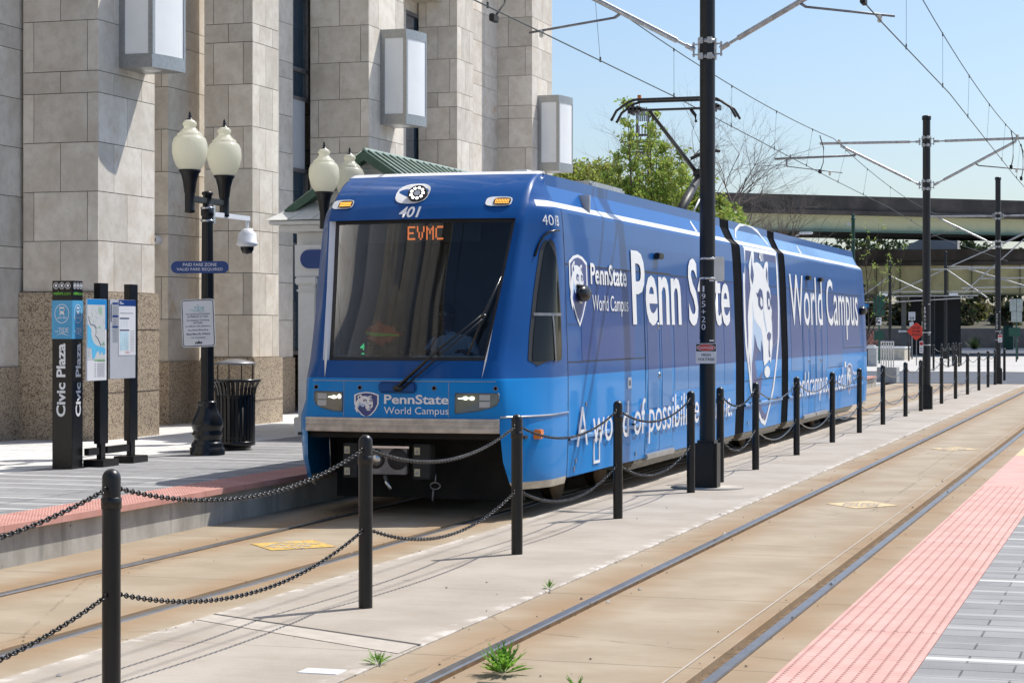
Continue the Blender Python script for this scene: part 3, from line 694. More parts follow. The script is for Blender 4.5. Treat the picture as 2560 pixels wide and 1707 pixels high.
# --- carbody modules
def make_module(y0, y1, name, fairing):
    m = MB()
    for sg in (1, -1):
        ys = [y0+(y1-y0)*k/8 for k in range(9)]
        P = [[(XC+sg*w, y, z) for y in ys] for z, w in PROF]
        def mi(i, j):
            z = (PROF[i][0]+PROF[i+1][0])/2
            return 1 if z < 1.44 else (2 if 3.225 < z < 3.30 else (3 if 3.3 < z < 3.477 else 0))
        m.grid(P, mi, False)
    m.add([(XC-1.12, y0, 3.6), (XC+1.12, y0, 3.6), (XC+1.12, y1, 3.6), (XC-1.12, y1, 3.6), (XC-1.08, y0, 3.605), (XC+1.08, y0, 3.605), (XC+1.08, y1, 3.605), (XC-1.08, y1, 3.605)], [(0, 1, 5, 4), (3, 2, 6, 7)], 4)
    m.add([(XC-1.08, y0, 3.52), (XC+1.08, y0, 3.52), (XC+1.08, y1, 3.52), (XC-1.08, y1, 3.52)], [(0, 1, 2, 3)], 4)
    for sg in (1, -1): m.box(XC+sg*1.08-.006, XC+sg*1.08+.006, y0, y1, 3.52, 3.606, 4)
    for y in (y0, y1): m.add([(XC-w, y, z) for z, w in PROF]+[(XC+w, y, z) for z, w in PROF[::-1]], [list(range(2*len(PROF)))], 5)
    return m.build(name, ['livery_dark', 'livery_light', 'livery_white', fairing, 'roof_white', 'cab_dark'], tram)
paint('livery_sheen', (.16, .32, .58))  # paler blue: sky reflection and sun glint put into the colour
front_mod = make_module(YS+.004, M1, 'front_module', 'fairing_sheen')
mid_mod = make_module(M2, M3, 'middle_module', 'livery_sheen')
rear_mod = make_module(M4, YE-.004, 'rear_module', 'livery_sheen')
def bellows(y0, y1):
    m = MB(); k = 7; P = []
    for i in range(2*k+1):
        y = y0+(y1-y0)*i/(2*k); d = 0.015 if i % 2 == 0 else .075
        prof = [(XC+(w-d), y, z) for z, w in PROF]+[(XC+.6, y, 3.60), (XC-.6, y, 3.60)]+[(XC-(w-d), y, z) for z, w in PROF[::-1]]
        P.append(prof)
    m.grid(P, 0, False); return m.build('bellows', 'rubber', tram)
bellows(M1, M2); bellows(M3, M4)
def onside(y, z, e=.004): return (XC+W(z)+e, y, z)
def side_panel(y0, y1, z0, z1, e0, e1, mat, parent, name, cut=1.44, mat2=None):
    m = MB(); zz = [z0]+[z for z in (1.44, 1.62, 2.2, 2.64) if z0+.01 < z < z1-.01]+[z1]
    for a, b in zip(zz, zz[1:]):
        vs = [onside(y, z, e) for e in (e0, e1) for z in (a, b) for y in (y0, y1)]
        m.add(vs, [(0, 1, 3, 2), (4, 6, 7, 5), (0, 4, 5, 1), (2, 3, 7, 6), (0, 2, 6, 4), (1, 5, 7, 3)], 1 if (a+b)/2 < cut and mat2 else 0)
    return m.build(name, [mat]+([mat2] if mat2 else []), parent)
def seam(parent, lines, name='panel_seam'):
    m = MB()
    for y0, y1, z0, z1 in lines:
        zz = [z0]+[z for z, _ in PROF if z0+.01 < z < z1-.01]+[z1]
        for a, b in zip(zz, zz[1:]):
            m.add([onside(y0, a, .0025), onside(y1, a, .0025), onside(y1, b, .0025), onside(y0, b, .0025)], [(0, 1, 2, 3)])
    m.build(name, 'ink_black', parent)
seam(front_mod, [(20.90, 20.915, .36, 3.22), (20.92, 24.35, 2.630, 2.644), (24.40, 25.88, 2.634, 2.66), (25.90, 30.0, 2.631, 2.643), (20.92, 24.36, 1.582, 1.594), (20.92, 21.49, 1.99, 1.995)])
seam(mid_mod, [(30.75, 33.95, 2.632, 2.644), (30.75, 33.95, 1.135, 1.147), (32.3, 32.308, 1.15, 2.63)])
seam(rear_mod, [(34.65, 44.0, 2.632, 2.646), (41.0, 44.05, 1.55, 1.562), (39.0, 39.01, 2.65, 3.22), (39.0, 40.9, 1.19, 1.20)])
# windows behind the printed film
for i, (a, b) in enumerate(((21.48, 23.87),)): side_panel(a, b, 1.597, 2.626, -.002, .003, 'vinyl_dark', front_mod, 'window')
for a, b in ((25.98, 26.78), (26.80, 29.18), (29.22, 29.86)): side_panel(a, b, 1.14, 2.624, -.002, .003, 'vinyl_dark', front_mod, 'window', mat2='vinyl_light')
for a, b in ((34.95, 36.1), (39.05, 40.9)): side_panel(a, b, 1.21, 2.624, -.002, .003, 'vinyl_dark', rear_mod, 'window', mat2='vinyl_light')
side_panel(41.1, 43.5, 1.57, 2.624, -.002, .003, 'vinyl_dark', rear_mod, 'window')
def door(y0, y1, parent):
    ym = (y0+y1)/2
    for a, b in ((y0, ym-.006), (ym+.006, y1)):
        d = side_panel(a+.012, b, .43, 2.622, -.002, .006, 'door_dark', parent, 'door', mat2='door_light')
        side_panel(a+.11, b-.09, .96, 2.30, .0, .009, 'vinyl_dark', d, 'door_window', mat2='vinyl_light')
    seam(parent, [(y0-.004, y0+.012, .40, 2.64), (ym-.008, ym+.008, .40, 2.64), (y1, y1+.014, .40, 2.64)], 'door_gap')
    m = MB(); m.bevbox(XC+1.30, XC+1.395, y0, y1, .335, .405, .012); m.build('threshold', 'steel', parent)
    for zz in (1.36, 1.98):
        m = MB(); m.lathe([(.0, .012), (.035, .012), (.04, .004)], (XC+W(zz)+.006, ym-.05, zz), 12, axis='x'); m.lathe([(.0, .016), (.018, .016)], (XC+W(zz)+.006, ym-.05, zz), 10, axis='x'); m.build('door_button', 'steel', parent)
    m = MB(); m.bevbox(XC+1.33, XC+1.40, ym-.13, ym+.13, 2.82, 2.90, .012); m.build('door_camera', 'black_gloss', parent)
door(24.38, 25.88, tram); door(36.16, 37.5, tram); door(37.55, 38.9, tram)
# rub rail, its sun glint put into a paler paint, with small brackets
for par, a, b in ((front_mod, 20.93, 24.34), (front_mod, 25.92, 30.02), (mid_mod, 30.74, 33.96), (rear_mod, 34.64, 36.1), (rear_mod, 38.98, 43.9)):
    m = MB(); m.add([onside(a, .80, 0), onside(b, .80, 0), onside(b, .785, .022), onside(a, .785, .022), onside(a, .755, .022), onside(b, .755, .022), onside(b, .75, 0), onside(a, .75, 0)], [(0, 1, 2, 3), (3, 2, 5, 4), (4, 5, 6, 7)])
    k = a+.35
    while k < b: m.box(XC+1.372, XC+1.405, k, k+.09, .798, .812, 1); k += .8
    m.build('rub_rail', ['livery_sheen', 'dark_frame'], par)
simple('sill_alu', (.26, .225, .17), .5, .3, var=.2)
# sills and skirts below the doors
for par, a, b in ((front_mod, 23.9, M1), (mid_mod, M2, M3), (rear_mod, M4, 42.6)):
    m = MB()
    for k, (w, z0, z1) in enumerate(((1.34, .315, .357), (1.31, .275, .314), (1.27, .235, .274))): m.box(XC-w, XC+w, a+.02*k, b-.02*k, z0, z1)
    m.build('sill', 'sill_alu', par)
# small fittings on the flank

def plate(y, z, w, h, mat, parent, name, e=.012):
    m = MB(); m.bevbox(XC+W(z)-.002, XC+W(z)+e, y-w/2, y+w/2, z-h/2, z+h/2, .004); return m.build(name, mat, parent)
p_ = plate(23.55, 1.30, .17, .135, 'panel_white', tram, 'socket_plate')
m = MB(); [m.box(XC+W(1.3)+.011, XC+W(1.3)+.014, 23.51+k*.05, 23.535+k*.05, 1.27, 1.33) for k in (0, 1)]; m.build('socket', 'ink_black', p_)
plate(41.3, 1.22, .17, .12, 'panel_white', rear_mod, 'socket_plate')
m = MB()
for a, b, c, d in ((21.95, 22.22, .69, .72), (21.95, 22.22, .44, .47), (21.95, 21.985, .471, .689), (22.185, 22.22, .471, .689)): m.box(XC+W(.6)-.002, XC+W(.6)+.008, a, b, c, d)
m.build('jacking_frame', 'panel_white', front_mod)
for y, z in ((21.22, .52), (21.16, .44), (23.9, .44), (32.3, .52), (31.0, .50), (21.6, 1.12)): plate(y, z, .035, .05, 'steel', front_mod if y < 30 else mid_mod, 'latch', .015)
m = MB(); m.ball((XC+1.39, 21.45, 2.33), .085, .17, .095); m.cyl((XC+1.3, 21.3, 2.42), (XC+1.42, 21.38, 2.40), .02, n=8); m.build('side_camera', 'black_gloss', front_mod)
m = MB(); m.ball((XC+1.40, 43.75, 2.33), .10, .19, .10); m.build('side_camera', 'black_gloss', rear_mod)
# lettering on the flank
fs = lambda u, v: onside(u, v, .012)
text_mesh('Penn State', fs, 23.78, 29.66, 1.985, 2.90, 'decal_white', front_mod, bold=.018)
text_mesh('World Campus', lambda u, v: onside(u, v, .012), 34.9, 43.3, 1.72, 2.90, 'decal_white', rear_mod, bold=.004)
text_mesh('PennState', fs, 21.90, 23.52, 2.44, 2.68, 'decal_white', front_mod, bold=.022)
text_mesh('World Campus', fs, 21.95, 23.56, 2.09, 2.325, 'decal_white', front_mod)
fs2 = lambda u, v: onside(u, v, .026 if .74 < v < .81 else .010)
text_mesh('A world of possibilities.', lambda u, v: onside(u+0*.1, v, .0265), 21.17, 27.75, .53, 1.10, 'decal_white', front_mod, shear=0)
text_mesh('Online.', lambda u, v: onside(u, v, .0265), 28.0, 29.65, .66, 1.07, 'decal_white', front_mod)
text_mesh('worldcampus.psu.edu', lambda u, v: onside(u, v, .0265), 34.95, 41.25, .60, 1.17, 'decal_white', rear_mod)
text_mesh('PennState', fs, 42.36, 43.75, .98, 1.08, 'decal_white', rear_mod, bold=.02); text_mesh('World Campus', fs, 42.36, 43.75, .86, .95, 'decal_white', rear_mod)
text_mesh('401', fs, 32.2, 32.55, 3.02, 3.17, 'decal_white', mid_mod, bold=.02)
# big lion emblem on the middle module
EMB = dict(
head=[(31.79, 3.205), (31.79, 3.103), (31.72, 2.977), (32.02, 2.997), (32.28, 2.971), (32.53, 2.898), (32.69, 3.006), (32.89, 3.043), (32.97, 3.003), (32.92, 2.816), (32.92, 2.641), (33.03, 2.585), (33.09, 2.469), (33.04, 2.351), (33.15, 2.236), (33.09, 2.118), (33.13, 2.001), (33.13, 1.861), (33.12, 1.674), (33.02, 1.535), (32.92, 1.385), (32.8, 1.445), (32.58, 1.39), (32.35, 1.348), (32.26, 1.452), (32.27, 1.635), (32.25, 1.817), (32.13, 1.943), (31.78, 2.033), (31.57, 2.111), (31.48, 2.378), (31.36, 2.576), (31.32, 2.665), (31.29, 2.93), (31.58, 3.141)],
neck=[(31.36, 2.576), (31.48, 2.378), (31.47, 2.133), (31.4, 1.865), (31.3, 1.599), (31.27, 1.378), (31.3, 1.045), (31.34, .822), (31.14, 1.049), (30.97, 1.427), (31.05, 1.822), (31.06, 2.13), (31.19, 2.374)],
shade=[(31.48, 2.378), (31.57, 2.111), (31.78, 2.033), (32.13, 1.943), (32.25, 1.817), (32.27, 1.635), (32.28, 1.566), (32.16, 1.772), (32.03, 1.58), (31.77, 1.662), (31.57, 1.865), (31.5, 1.687), (31.3, 1.378), (31.3, 1.599), (31.46, 2.043)],
chin=[(32.86, 1.246), (32.83, 1.198), (32.73, 1.165), (32.6, 1.155), (32.48, 1.17), (32.38, 1.208), (32.35, 1.257), (32.38, 1.304), (32.48, 1.338), (32.6, 1.348), (32.73, 1.333), (32.83, 1.296)],
earl=[(31.62, 3.097), (31.58, 2.961), (31.68, 2.785), (31.56, 2.647), (31.41, 2.756)], earr=[(32.79, 2.951), (32.88, 2.861), (32.82, 2.674), (32.72, 2.787)],
eyel=[(31.99, 2.52), (32.15, 2.591), (32.34, 2.549), (32.41, 2.413), (32.39, 2.275), (32.21, 2.239), (31.98, 2.316)], eyelw=[(32.16, 2.455), (32.31, 2.412), (32.32, 2.32), (32.22, 2.285), (32.12, 2.341)],
eyer=[(32.74, 2.533), (32.85, 2.57), (32.99, 2.514), (33.07, 2.375), (32.97, 2.253), (32.79, 2.256), (32.72, 2.371)], eyerw=[(32.84, 2.442), (32.95, 2.42), (32.97, 2.327), (32.87, 2.291), (32.81, 2.349)],
nose=[(32.63, 1.851), (32.81, 1.896), (33.02, 1.857), (32.98, 1.787), (32.86, 1.745), (32.83, 1.618), (32.9, 1.49), (32.78, 1.48), (32.73, 1.561), (32.78, 1.746), (32.65, 1.781)],
fold=[(32.39, 2.298), (32.48, 2.138), (32.66, 1.908), (32.58, 1.885), (32.46, 2.046), (32.4, 2.184)])
def fill(poly, fn, d):
    """triangulated flat decal"""
    bm = bmesh.new(); vs = [bm.verts.new((a, b, 0)) for a, b in poly]; f = bm.faces.new(vs); bmesh.ops.triangulate(bm, faces=[f], ngon_method='EAR_CLIP')
    bm.verts.index_update(); r = [fn(v.co.x, v.co.y, d) for v in bm.verts], [[v.index for v in q.verts] for q in bm.faces]; bm.free(); return r
def emblem(parent, fn, e0, name='emblem', step=.002, shield=None):
    MI = {'head': 0, 'neck': 0, 'shade': 1, 'chin': 0, 'earl': 2, 'earr': 2, 'eyel': 2, 'eyelw': 0, 'eyer': 2, 'eyerw': 0, 'nose': 2, 'fold': 1}
    LV = {'head': 2, 'neck': 2, 'shade': 1.5, 'chin': 2, 'earl': 3, 'earr': 3, 'eyel': 3, 'eyelw': 4, 'eyer': 3, 'eyerw': 4, 'nose': 3, 'fold': 3}
    m = MB()
    if shield:
        out, inn = shield; vs, fs = fill(inn, fn, e0+step*.5); m.add(vs, fs, 3)
        n_ = len(out); m.add([fn(a, b, e0+step) for a, b in out]+[fn(a, b, e0+step) for a, b in inn], [(i, (i+1) % n_, n_+(i+1) % n_, n_+i) for i in range(n_)], 0)
    for k, p in EMB.items():
        vs, fs = fill(p, fn, e0+step*LV[k]); m.add(vs, fs, MI[k])
    return m.build(name, ['decal_white', 'decal_pale', 'decal_navy', 'shield_fill'], parent)
SHL = [(30.98, 3.22), (30.78, 2.652), (30.76, 2.085), (30.80, 1.692), (31.03, 1.272), (31.34, .888), (31.74, .651), (32.15, .45), (32.5, .385)]
SHR = [(33.90, 3.22), (33.86, 2.885), (33.88, 2.289), (33.78, 1.812), (33.52, 1.387), (33.21, .946), (32.86, .654), (32.62, .45), (32.5, .385)]
def shield_ring(t):
    out = SHL+SHR[:-1][::-1]; cx, cz = 32.35, 1.95
    return out, [(cx+(a-cx)*(1-t), cz+(b-cz)*(1-t*.55)) for a, b in out]
em = emblem(mid_mod, lambda a, b, e: onside(a, b, e), .003, shield=shield_ring(.09))
# white arcs of the shield continue over the sloping fairing
m = MB(); arc = [(30.95, 3.31), (31.2, 3.44), (31.6, 3.545), (32.1, 3.585), (32.6, 3.57), (33.1, 3.51), (33.45, 3.42), (33.75, 3.31)]
for (a, b), (c, d) in zip(arc, arc[1:]):
    q = [onside(a, b, .003), onside(c, d, .003), onside(c, min(3.598, d+.055), .003), onside(a, min(3.598, b+.055), .003)]; m.add(q, [(0, 1, 2, 3)])
m.build('emblem_arc', 'decal_white', mid_mod)
for y in (28.0, 36.9): 
    m = MB(); m.add([onside(y, 3.305, .003), onside(y+.16, 3.305, .003), onside(y-.02, 3.46, .003), onside(y-.10, 3.43, .003)], [(0, 1, 2, 3)]); m.build('fairing_mark', 'decal_white', front_mod if y < 30 else rear_mod)
# small emblem on the front side window, and the tiny one at the rear
def small_shield():
    o = [(30.9, 3.16), (31.6, 3.42), (32.35, 3.52), (33.1, 3.42), (33.8, 3.16), (33.8, 2.0), (33.45, 1.2), (32.9, .55), (32.35, .05), (31.8, .55), (31.25, 1.2), (30.9, 2.0)]
    return o, [(32.35+(a-32.35)*.88, 1.9+(b-1.9)*.91) for a, b in o]
def remap(y0, y1, z0, z1, f): return lambda a, b, e: f(y0+(a-30.9)/2.9*(y1-y0), z0+(b-.05)/3.47*(z1-z0), e)
emblem(front_mod, remap(21.05, 21.78, 1.965, 2.755, onside), .005, 'emblem', .0012, small_shield())
emblem(rear_mod, remap(41.55, 42.28, .60, 1.24, onside), .005, 'emblem', .0012, small_shield())

# --- front end
mf = MB()
# windscreen glass, black surround and pale reveals
zsg = [1.62+(3.09-1.62)*k/8 for k in range(9)]; G = []
for z in zsg:
    ys, we, ye, yc = lerp_tab(NOSE, z); g = wg(z); G.append([(XC+s_*g, yc+(ye-yc)*(s_/we*g)**2+.055, z) for s_ in [1-2*k/10 for k in range(11)]])
m = MB(); m.grid(G, 0, True); ws = m.build('windscreen', 'windscreen', nose)
m = MB()
for k in range(8):
    for sg in (1, -1):
        z0, z1 = zsg[k], zsg[k+1]; q = []; o_ = .010 if sg > 0 else .055
        for z in (z0, z1):
            ys, we, ye, yc = lerp_tab(NOSE, z); g = wg(z); q.append(((XC+sg*(g+o_), yc+(ye-yc)*((g+o_)/we)**2-.002, z), (XC+sg*g, yc+(ye-yc)*(g/we)**2+.057, z)))
        m.add([q[0][0], q[0][1], q[1][1], q[1][0]], [(0, 1, 2, 3)])
for z in (1.62, 3.09):
    ys, we, ye, yc = lerp_tab(NOSE, z); g = wg(z); a = []; b = []
    for k in range(11):
        s_ = 1-2*k/10; a.append((XC+s_*g, yc+(ye-yc)*(s_*g/we)**2-.001, z)); b.append((XC+s_*g, yc+(ye-yc)*(s_*g/we)**2+.057, z))
    m.grid([a, b], 1, False)
m.build('windscreen_reveal', ['livery_white', 'ink_black'], nose)
m = MB()      # black printed border just inside the pane
def gpt(s_, z, e):
    ys, we, ye, yc = lerp_tab(NOSE, z); g = wg(z); return (XC+s_*g, yc+(ye-yc)*(s_*g/we)**2+.055+e, z)
for k in range(8):
    z0, z1 = zsg[k], zsg[k+1]
    for s0, s1 in ((.965, 1), (-1, -.955)): m.add([gpt(s0, z0, -.003), gpt(s1, z0, -.003), gpt(s1, z1, -.003), gpt(s0, z1, -.003)], [(0, 1, 2, 3)])
for z0, z1 in ((1.62, 1.655), (3.05, 3.09)):
    for k in range(10): m.add([gpt(1-2*k/10, z0, -.0035), gpt(1-2*(k+1)/10, z0, -.0035), gpt(1-2*(k+1)/10, z1, -.0035), gpt(1-2*k/10, z1, -.0035)], [(0, 1, 2, 3)])
m.build('windscreen_border', 'ink_black', nose)
# white wedges beside the lower corners of the windscreen
def front_pt(x, z, e=.004):
    ys, we, ye, yc = lerp_tab(NOSE, z); return (XC+x, yc+(ye-yc)*(x/we)**2-e, z)
m = MB()
for sg in (1, -1):
    m.add([front_pt(sg*(wg(z)+d), z) for z, d in ((1.44, -.005), (1.62, .035 if sg < 0 else .02), (1.95, .012), (1.62, .002))], [(0, 1, 2, 3)])
m.build('wedge', 'livery_white', nose)
# cab side window, dark sliding panes in a grey frame
def cabpt(y, z, e): return (XC+nose_half(z, y)+e, y, z)
CW = [(19.99, 1.62), (20.02, 1.585), (20.10, 1.565), (20.55, 1.575), (20.66, 1.61), (20.685, 1.70), (20.69, 2.04), (20.645, 2.46), (20.59, 2.71), (20.555, 2.85), (20.515, 2.91), (20.46, 2.89), (20.38, 2.766), (20.29, 2.534), (20.17, 2.2), (20.06, 1.87)]
def poly_grid(poly, fn, e, mi, m, inset=0, rows=22):
    cy = sum(a for a, b in poly)/len(poly); cz = sum(b for a, b in poly)/len(poly)
    zs_ = [b for a, b in poly]; z0, z1 = min(zs_)+inset, max(zs_)-inset; P = []
    for k in range(rows+1):
        z = z0+(z1-z0)*k/rows; xs = []
        for (a, b), (c, d) in zip(poly, poly[1:]+poly[:1]):
            if (b-z)*(d-z) <= 0 and b != d: xs.append(a+(c-a)*(z-b)/(d-b))
        if len(xs) < 2: continue
        l, r = min(xs)+inset, max(xs)-inset
        if r < l: l = r = (l+r)/2
        P.append([fn(l+(r-l)*j/6, z, e) for j in range(7)])
    m.grid(P, mi, True)
m = MB(); poly_grid(CW, cabpt, .006, 0, m); cw = m.build('cab_window', 'dark_frame', tram)
m = MB(); poly_grid(CW, cabpt, .011, 0, m, .05); m.build('pane', 'window_glass', cw)
m = MB()
m.grid([[cabpt(20.15+.52*k/8, z_, .016) for k in range(9)] for z_ in (2.08, 2.11)], 0, False); m.grid([[cabpt(y_, 1.6+.48*k/6, .016) for k in range(7)] for y_ in (20.40, 20.425)], 0, False)
m.build('sash_bar', 'galv_dark', cw)
m = MB(); m.tube([cabpt(20.30, 2.70, .012), cabpt(20.36, 2.82, .02), cabpt(20.42, 2.905, .03), cabpt(20.48, 2.955, .03), cabpt(20.56, 2.975, .03), cabpt(20.66, 2.98, .03)], .012, 6); m.build('drip_rail', 'black_gloss', nose)
text_mesh('401B', lambda u, v: cabpt(u, v, .005), 20.44, 20.75, 3.03, 3.14, 'decal_white', nose, bold=.0)
# corner seam and orange side marker
m = MB(); pts = [corner(1.05, k/10) for k in range(0, 11)]; m.tube([(XC+W(1.05)+.004, YS, 1.056)]+[(XC+a+.004, b-.003, 1.053) for a, b in pts], .012, 4); m.build('corner_trim', 'steel', nose)
m = MB(); m.bevbox(XC+1.24, XC+1.36, 19.93, 20.05, .82, .915, .01); m.build('side_marker', 'orange_lens', nose)
# front panel lines, sensor dots, name boards
m = MB()
for x0, x1, z0, z1 in ((-.99, 1.0, 1.408, 1.416), (-.625, -.619, 1.045, 1.40), (.52, .526, 1.045, 1.40)):
    k = 24; q = [front_pt(x0+(x1-x0)*i/k, z0, .0025) for i in range(k+1)]; r = [front_pt(x0+(x1-x0)*i/k, z1, .0025) for i in range(k+1)]; m.grid([q, r], 0, False)
m.build('panel_seam', 'ink_grey', nose)
m = MB()
for x in (-.95, -.44, .37, 1.0): 
    p = front_pt(x, 1.343, 0); m.lathe([(.024, -.006), (.026, .002)], p, 12, axis='y'); m.lathe([(.0, -.009), (.017, -.009)], p, 10, axis='y', mi=1)
m.build('sensor', ['galv_dark', 'ink_black'], nose)
f3 = lambda u, v: front_pt(u, v, .006)
text_mesh('PennState', f3, -.165, .525, 1.18, 1.275, 'decal_white', nose, bold=.022)
text_mesh('World Campus', f3, -.165, .525, 1.055, 1.15, 'decal_white', nose)
emblem(nose, lambda a, b, e: front_pt(-.50+(a-30.9)/2.9*.275, 1.045+(max(b, .35)-.35)/3.17*.255, e), .004, 'emblem', .0012, small_shield())
text_mesh('401', lambda u, v: front_pt(u, v, .006), -.235, .0, 3.108, 3.228, 'decal_white', nose, bold=.025, shear=.12)
# headlights
def headlight(P, bulb):
    m = MB(); n_ = len(P); vs = [front_pt(a, b, .006) for a, b in P]; m.add(vs, [list(range(n_))]); h = m.build('headlight', 'lens_clear', tram)
    m = MB()
    for i in range(n_):
        m.tube([front_pt(*P[i], .008), front_pt(*P[(i+1) % n_], .008)], .006, 4)
    m.build('bezel', 'galv_dark', h)
    m = MB()
    for bx, bz, rx, rz in bulb: m.add([front_pt(bx+rx*math.cos(t*math.pi/8), bz+rz*math.sin(t*math.pi/8), .010) for t in range(16)], [list(range(16))])
    m.build('bulb', 'lamp_warm', h)
    m = MB(); s_ = 1 if P[0][0] > 0 else -1
    for zz in (1.25, 1.18):
        x0, x1 = (.84, .95) if s_ > 0 else (-.93, -.82); m.add([front_pt(x0, zz-.028, .009), front_pt(x1, zz-.028, .009), front_pt(x1, zz+.03, .009), front_pt(x0, zz+.03, .009)], [(0, 1, 2, 3)])
    m.build('indicator', 'cab_grey', h)
headlight([(.595, 1.29), (1.035, 1.29), (1.035, 1.215), (1.01, 1.175), (.95, 1.15), (.8, 1.115), (.595, 1.092)], [(.70, 1.245, .030, .017), (.765, 1.243, .026, .019), (.67, 1.242, .05, .006)])
headlight([(-.64, 1.293), (-.64, 1.098), (-.75, 1.105), (-.88, 1.135), (-.945, 1.165), (-.965, 1.21), (-.965, 1.297)], [(-.735, 1.243, .032, .016), (-.672, 1.25, .02, .022), (-.76, 1.243, .045, .006)])
# roof lamp recess with a ring of lamps, and two amber marker lights
def plate_on_nose(x, z, e=.006): return Vector(front_pt(x, z, e))
def oval(cx, cz, rx, rz, e, fn=plate_on_nose, n=20, p=2.6):
    r = []
    for k in range(n):
        a = 2*math.pi*k/n; c_, s_ = math.cos(a), math.sin(a)
        r.append(fn(cx+rx*math.copysign(abs(c_)**(2/p), c_), cz+rz*math.copysign(abs(s_)**(2/p), s_), e))
    return r
m = MB(); m.add(oval(-.155, 3.375, .19, .115, .010), [list(range(20))]); lamp = m.build('roof_lamp', 'livery_white', tram)
m = MB(); c = plate_on_nose(-.085, 3.375, .05); nrm = Vector((.0, -.83, .56))
def disc(m, c, r, mi=0, n=20, off=0):
    u = Vector((1, 0, 0)); w = nrm.cross(u); m.add([c+nrm*off+u*(r*math.cos(2*math.pi*k/n))+w*(r*math.sin(2*math.pi*k/n)) for k in range(n)], [list(range(n))], mi)
c = c+Vector((0, -.012, 0)); m.cyl(c-nrm*.09, c, .106, .106, 24); m.build('lamp_body', 'ink_black', lamp)
m = MB(); disc(m, c, .036, 1, off=.003)
for k in range(9):
    a = 2*math.pi*k/9; u = Vector((1, 0, 0)); w = nrm.cross(u); disc(m, c+u*.068*math.cos(a)+w*.068*math.sin(a), .0155, 0, 12, .003)
m.build('lamp_led', ['lamp_white', 'panel_grey'], lamp)
for cx in (-.955, .81):
    fn = plate_on_nose
    m = MB(); m.add(oval(cx, 3.275, .135, .052, .012, p=3.5), [list(range(20))]); mk = m.build('marker_light', 'livery_white', tram)
    m = MB(); m.add(oval(cx+.035, 3.275, .088, .040, .020, p=3.5), [list(range(20))]); m.build('marker_lens', 'ink_black', mk)
    m = MB()
    for i in range(9):
        for j in range(3):
            p = fn(cx+.035-.064+i*.016, 3.258+j*.017, .024); m.add([p+Vector((dx, 0, dz)) for dx, dz in ((-.005, -.005), (.005, -.005), (.005, .005), (-.005, .005))], [(0, 1, 2, 3)])
    m.build('marker_led', 'led_amber', mk)
# bumper
m = MB(); prof = [(1.036, .0), (1.034, .035), (1.01, .038), (1.003, .030), (.990, .030), (.984, .038), (.965, .038), (.958, .030), (.945, .030), (.938, .038), (.915, .038), (.892, .034), (.888, .0)]
xs = [1.055-2.11*k/20 for k in range(21)]; P = [[tuple(Vector(front_pt(x, min(max(z, .89), 1.035), d+.002))+Vector((0, 0, z-min(max(z, .89), 1.035)))) for x in xs] for z, d in prof]
m.grid(P, 0, False); m.build('bumper', 'bumper_alu', nose)
# coupler bay
m = MB(); m.box(XC-1.05, XC+1.05, 20.35, 20.4, .15, .9); m.box(XC-1.05, XC+1.05, 19.62, 20.4, .82, .886); m.build('coupler_bay', 'under_black', nose)
cp = MB(); cp.bevbox(XC-.50, XC-.02, 19.72, 19.80, .44, .745, .012)
co = cp.build('coupler', 'galv_dark', tram)
m = MB()
for cx, r in ((-.12, .105), (-.36, .095)): m.lathe([(.0, -.006), (r, -.006), (r+.008, .0)], (XC+cx, 19.718, .60), 20, axis='y')
m.build('coupler_pocket', 'ink_black', co)
m = MB(); m.add([(XC-.5, 19.66, .735), (XC+.03, 19.66, .735), (XC+.05, 19.80, .775), (XC-.5, 19.80, .775)], [(0, 1, 2, 3)]); m.box(XC-.5, XC+.03, 19.655, 19.662, .715, .737); m.build('coupler_flap', 'stainless', co)
for x0, x1 in ((.05, .25), (-.72, -.55)):
    m = MB(); m.bevbox(XC+x0, XC+x1, 19.70, 19.85, .40, .76, .012); m.build('connector_box', 'cab_dark', co)
m = MB()
for x in (.075, -.70):
    for z in (.65, .43): m.box(XC+x, XC+x+.06, 19.692, 19.699, z, z+.075)
m.build('warning_sticker', 'sticker', co)
m = MB()
for x in (.075, -.70):
    for z in (.65, .43):
        a = XC+x+.03; m.add([(a-.022, 19.690, z+.018), (a+.022, 19.690, z+.018), (a, 19.690, z+.058)], [(0, 1, 2)])
m.build('warning_symbol', 'ink_grey', co)
m = MB(); m.tube([(XC-.25, 19.70, .42), (XC-.20, 19.62, .36), (XC-.15, 19.60, .30)], [.022, .024, .016], 8); m.build('coupler_handle', 'stainless', co); m = MB(); m.ball((XC-.34, 19.69, .60), .06, .05, .075); m.build('coupler_cone', 'stainless', co)
m = MB(); ring = [(XC+.30+.055*math.cos(t*math.pi/6), 19.70, .335+.035*math.sin(t*math.pi/6)) for t in range(13)]; m.tube(ring, .008, 5); m.tube([(XC+.30, 19.7, .37), (XC+.30, 19.72, .45)], .008, 5); m.tube([(XC+.28, 19.7, .30), (XC+.27, 19.7, .18)], .01, 5); m.build('shackle', 'galv_dark', co)
# wiper
def wp(x, z, e): return front_pt(x, z, e)
m = MB(); m.bevbox(XC-.225, XC+.185, 19.43, 19.47, 1.29, 1.408, .02); wm = m.build('wiper_cowl', 'livery_dark', nose)
m = MB()
m.tube([wp(-.01, 1.345, .05), wp(.40, 1.72, .10), wp(.815, 2.085, .10)], [.022, .013, .011], 6); m.tube([wp(.06, 1.345, .05), wp(.46, 1.70, .10), wp(.84, 2.06, .10)], .010, 6)
m.tube([wp(.70, 1.675, .045), wp(.82, 2.08, .06), wp(.945, 2.475, .045)], [.010, .016, .008], 5); m.ball(wp(.825, 2.075, .09), .035, .03, .025); m.ball(wp(.0, 1.34, .045), .06, .03, .035); m.build('wiper', 'black_gloss', nose)
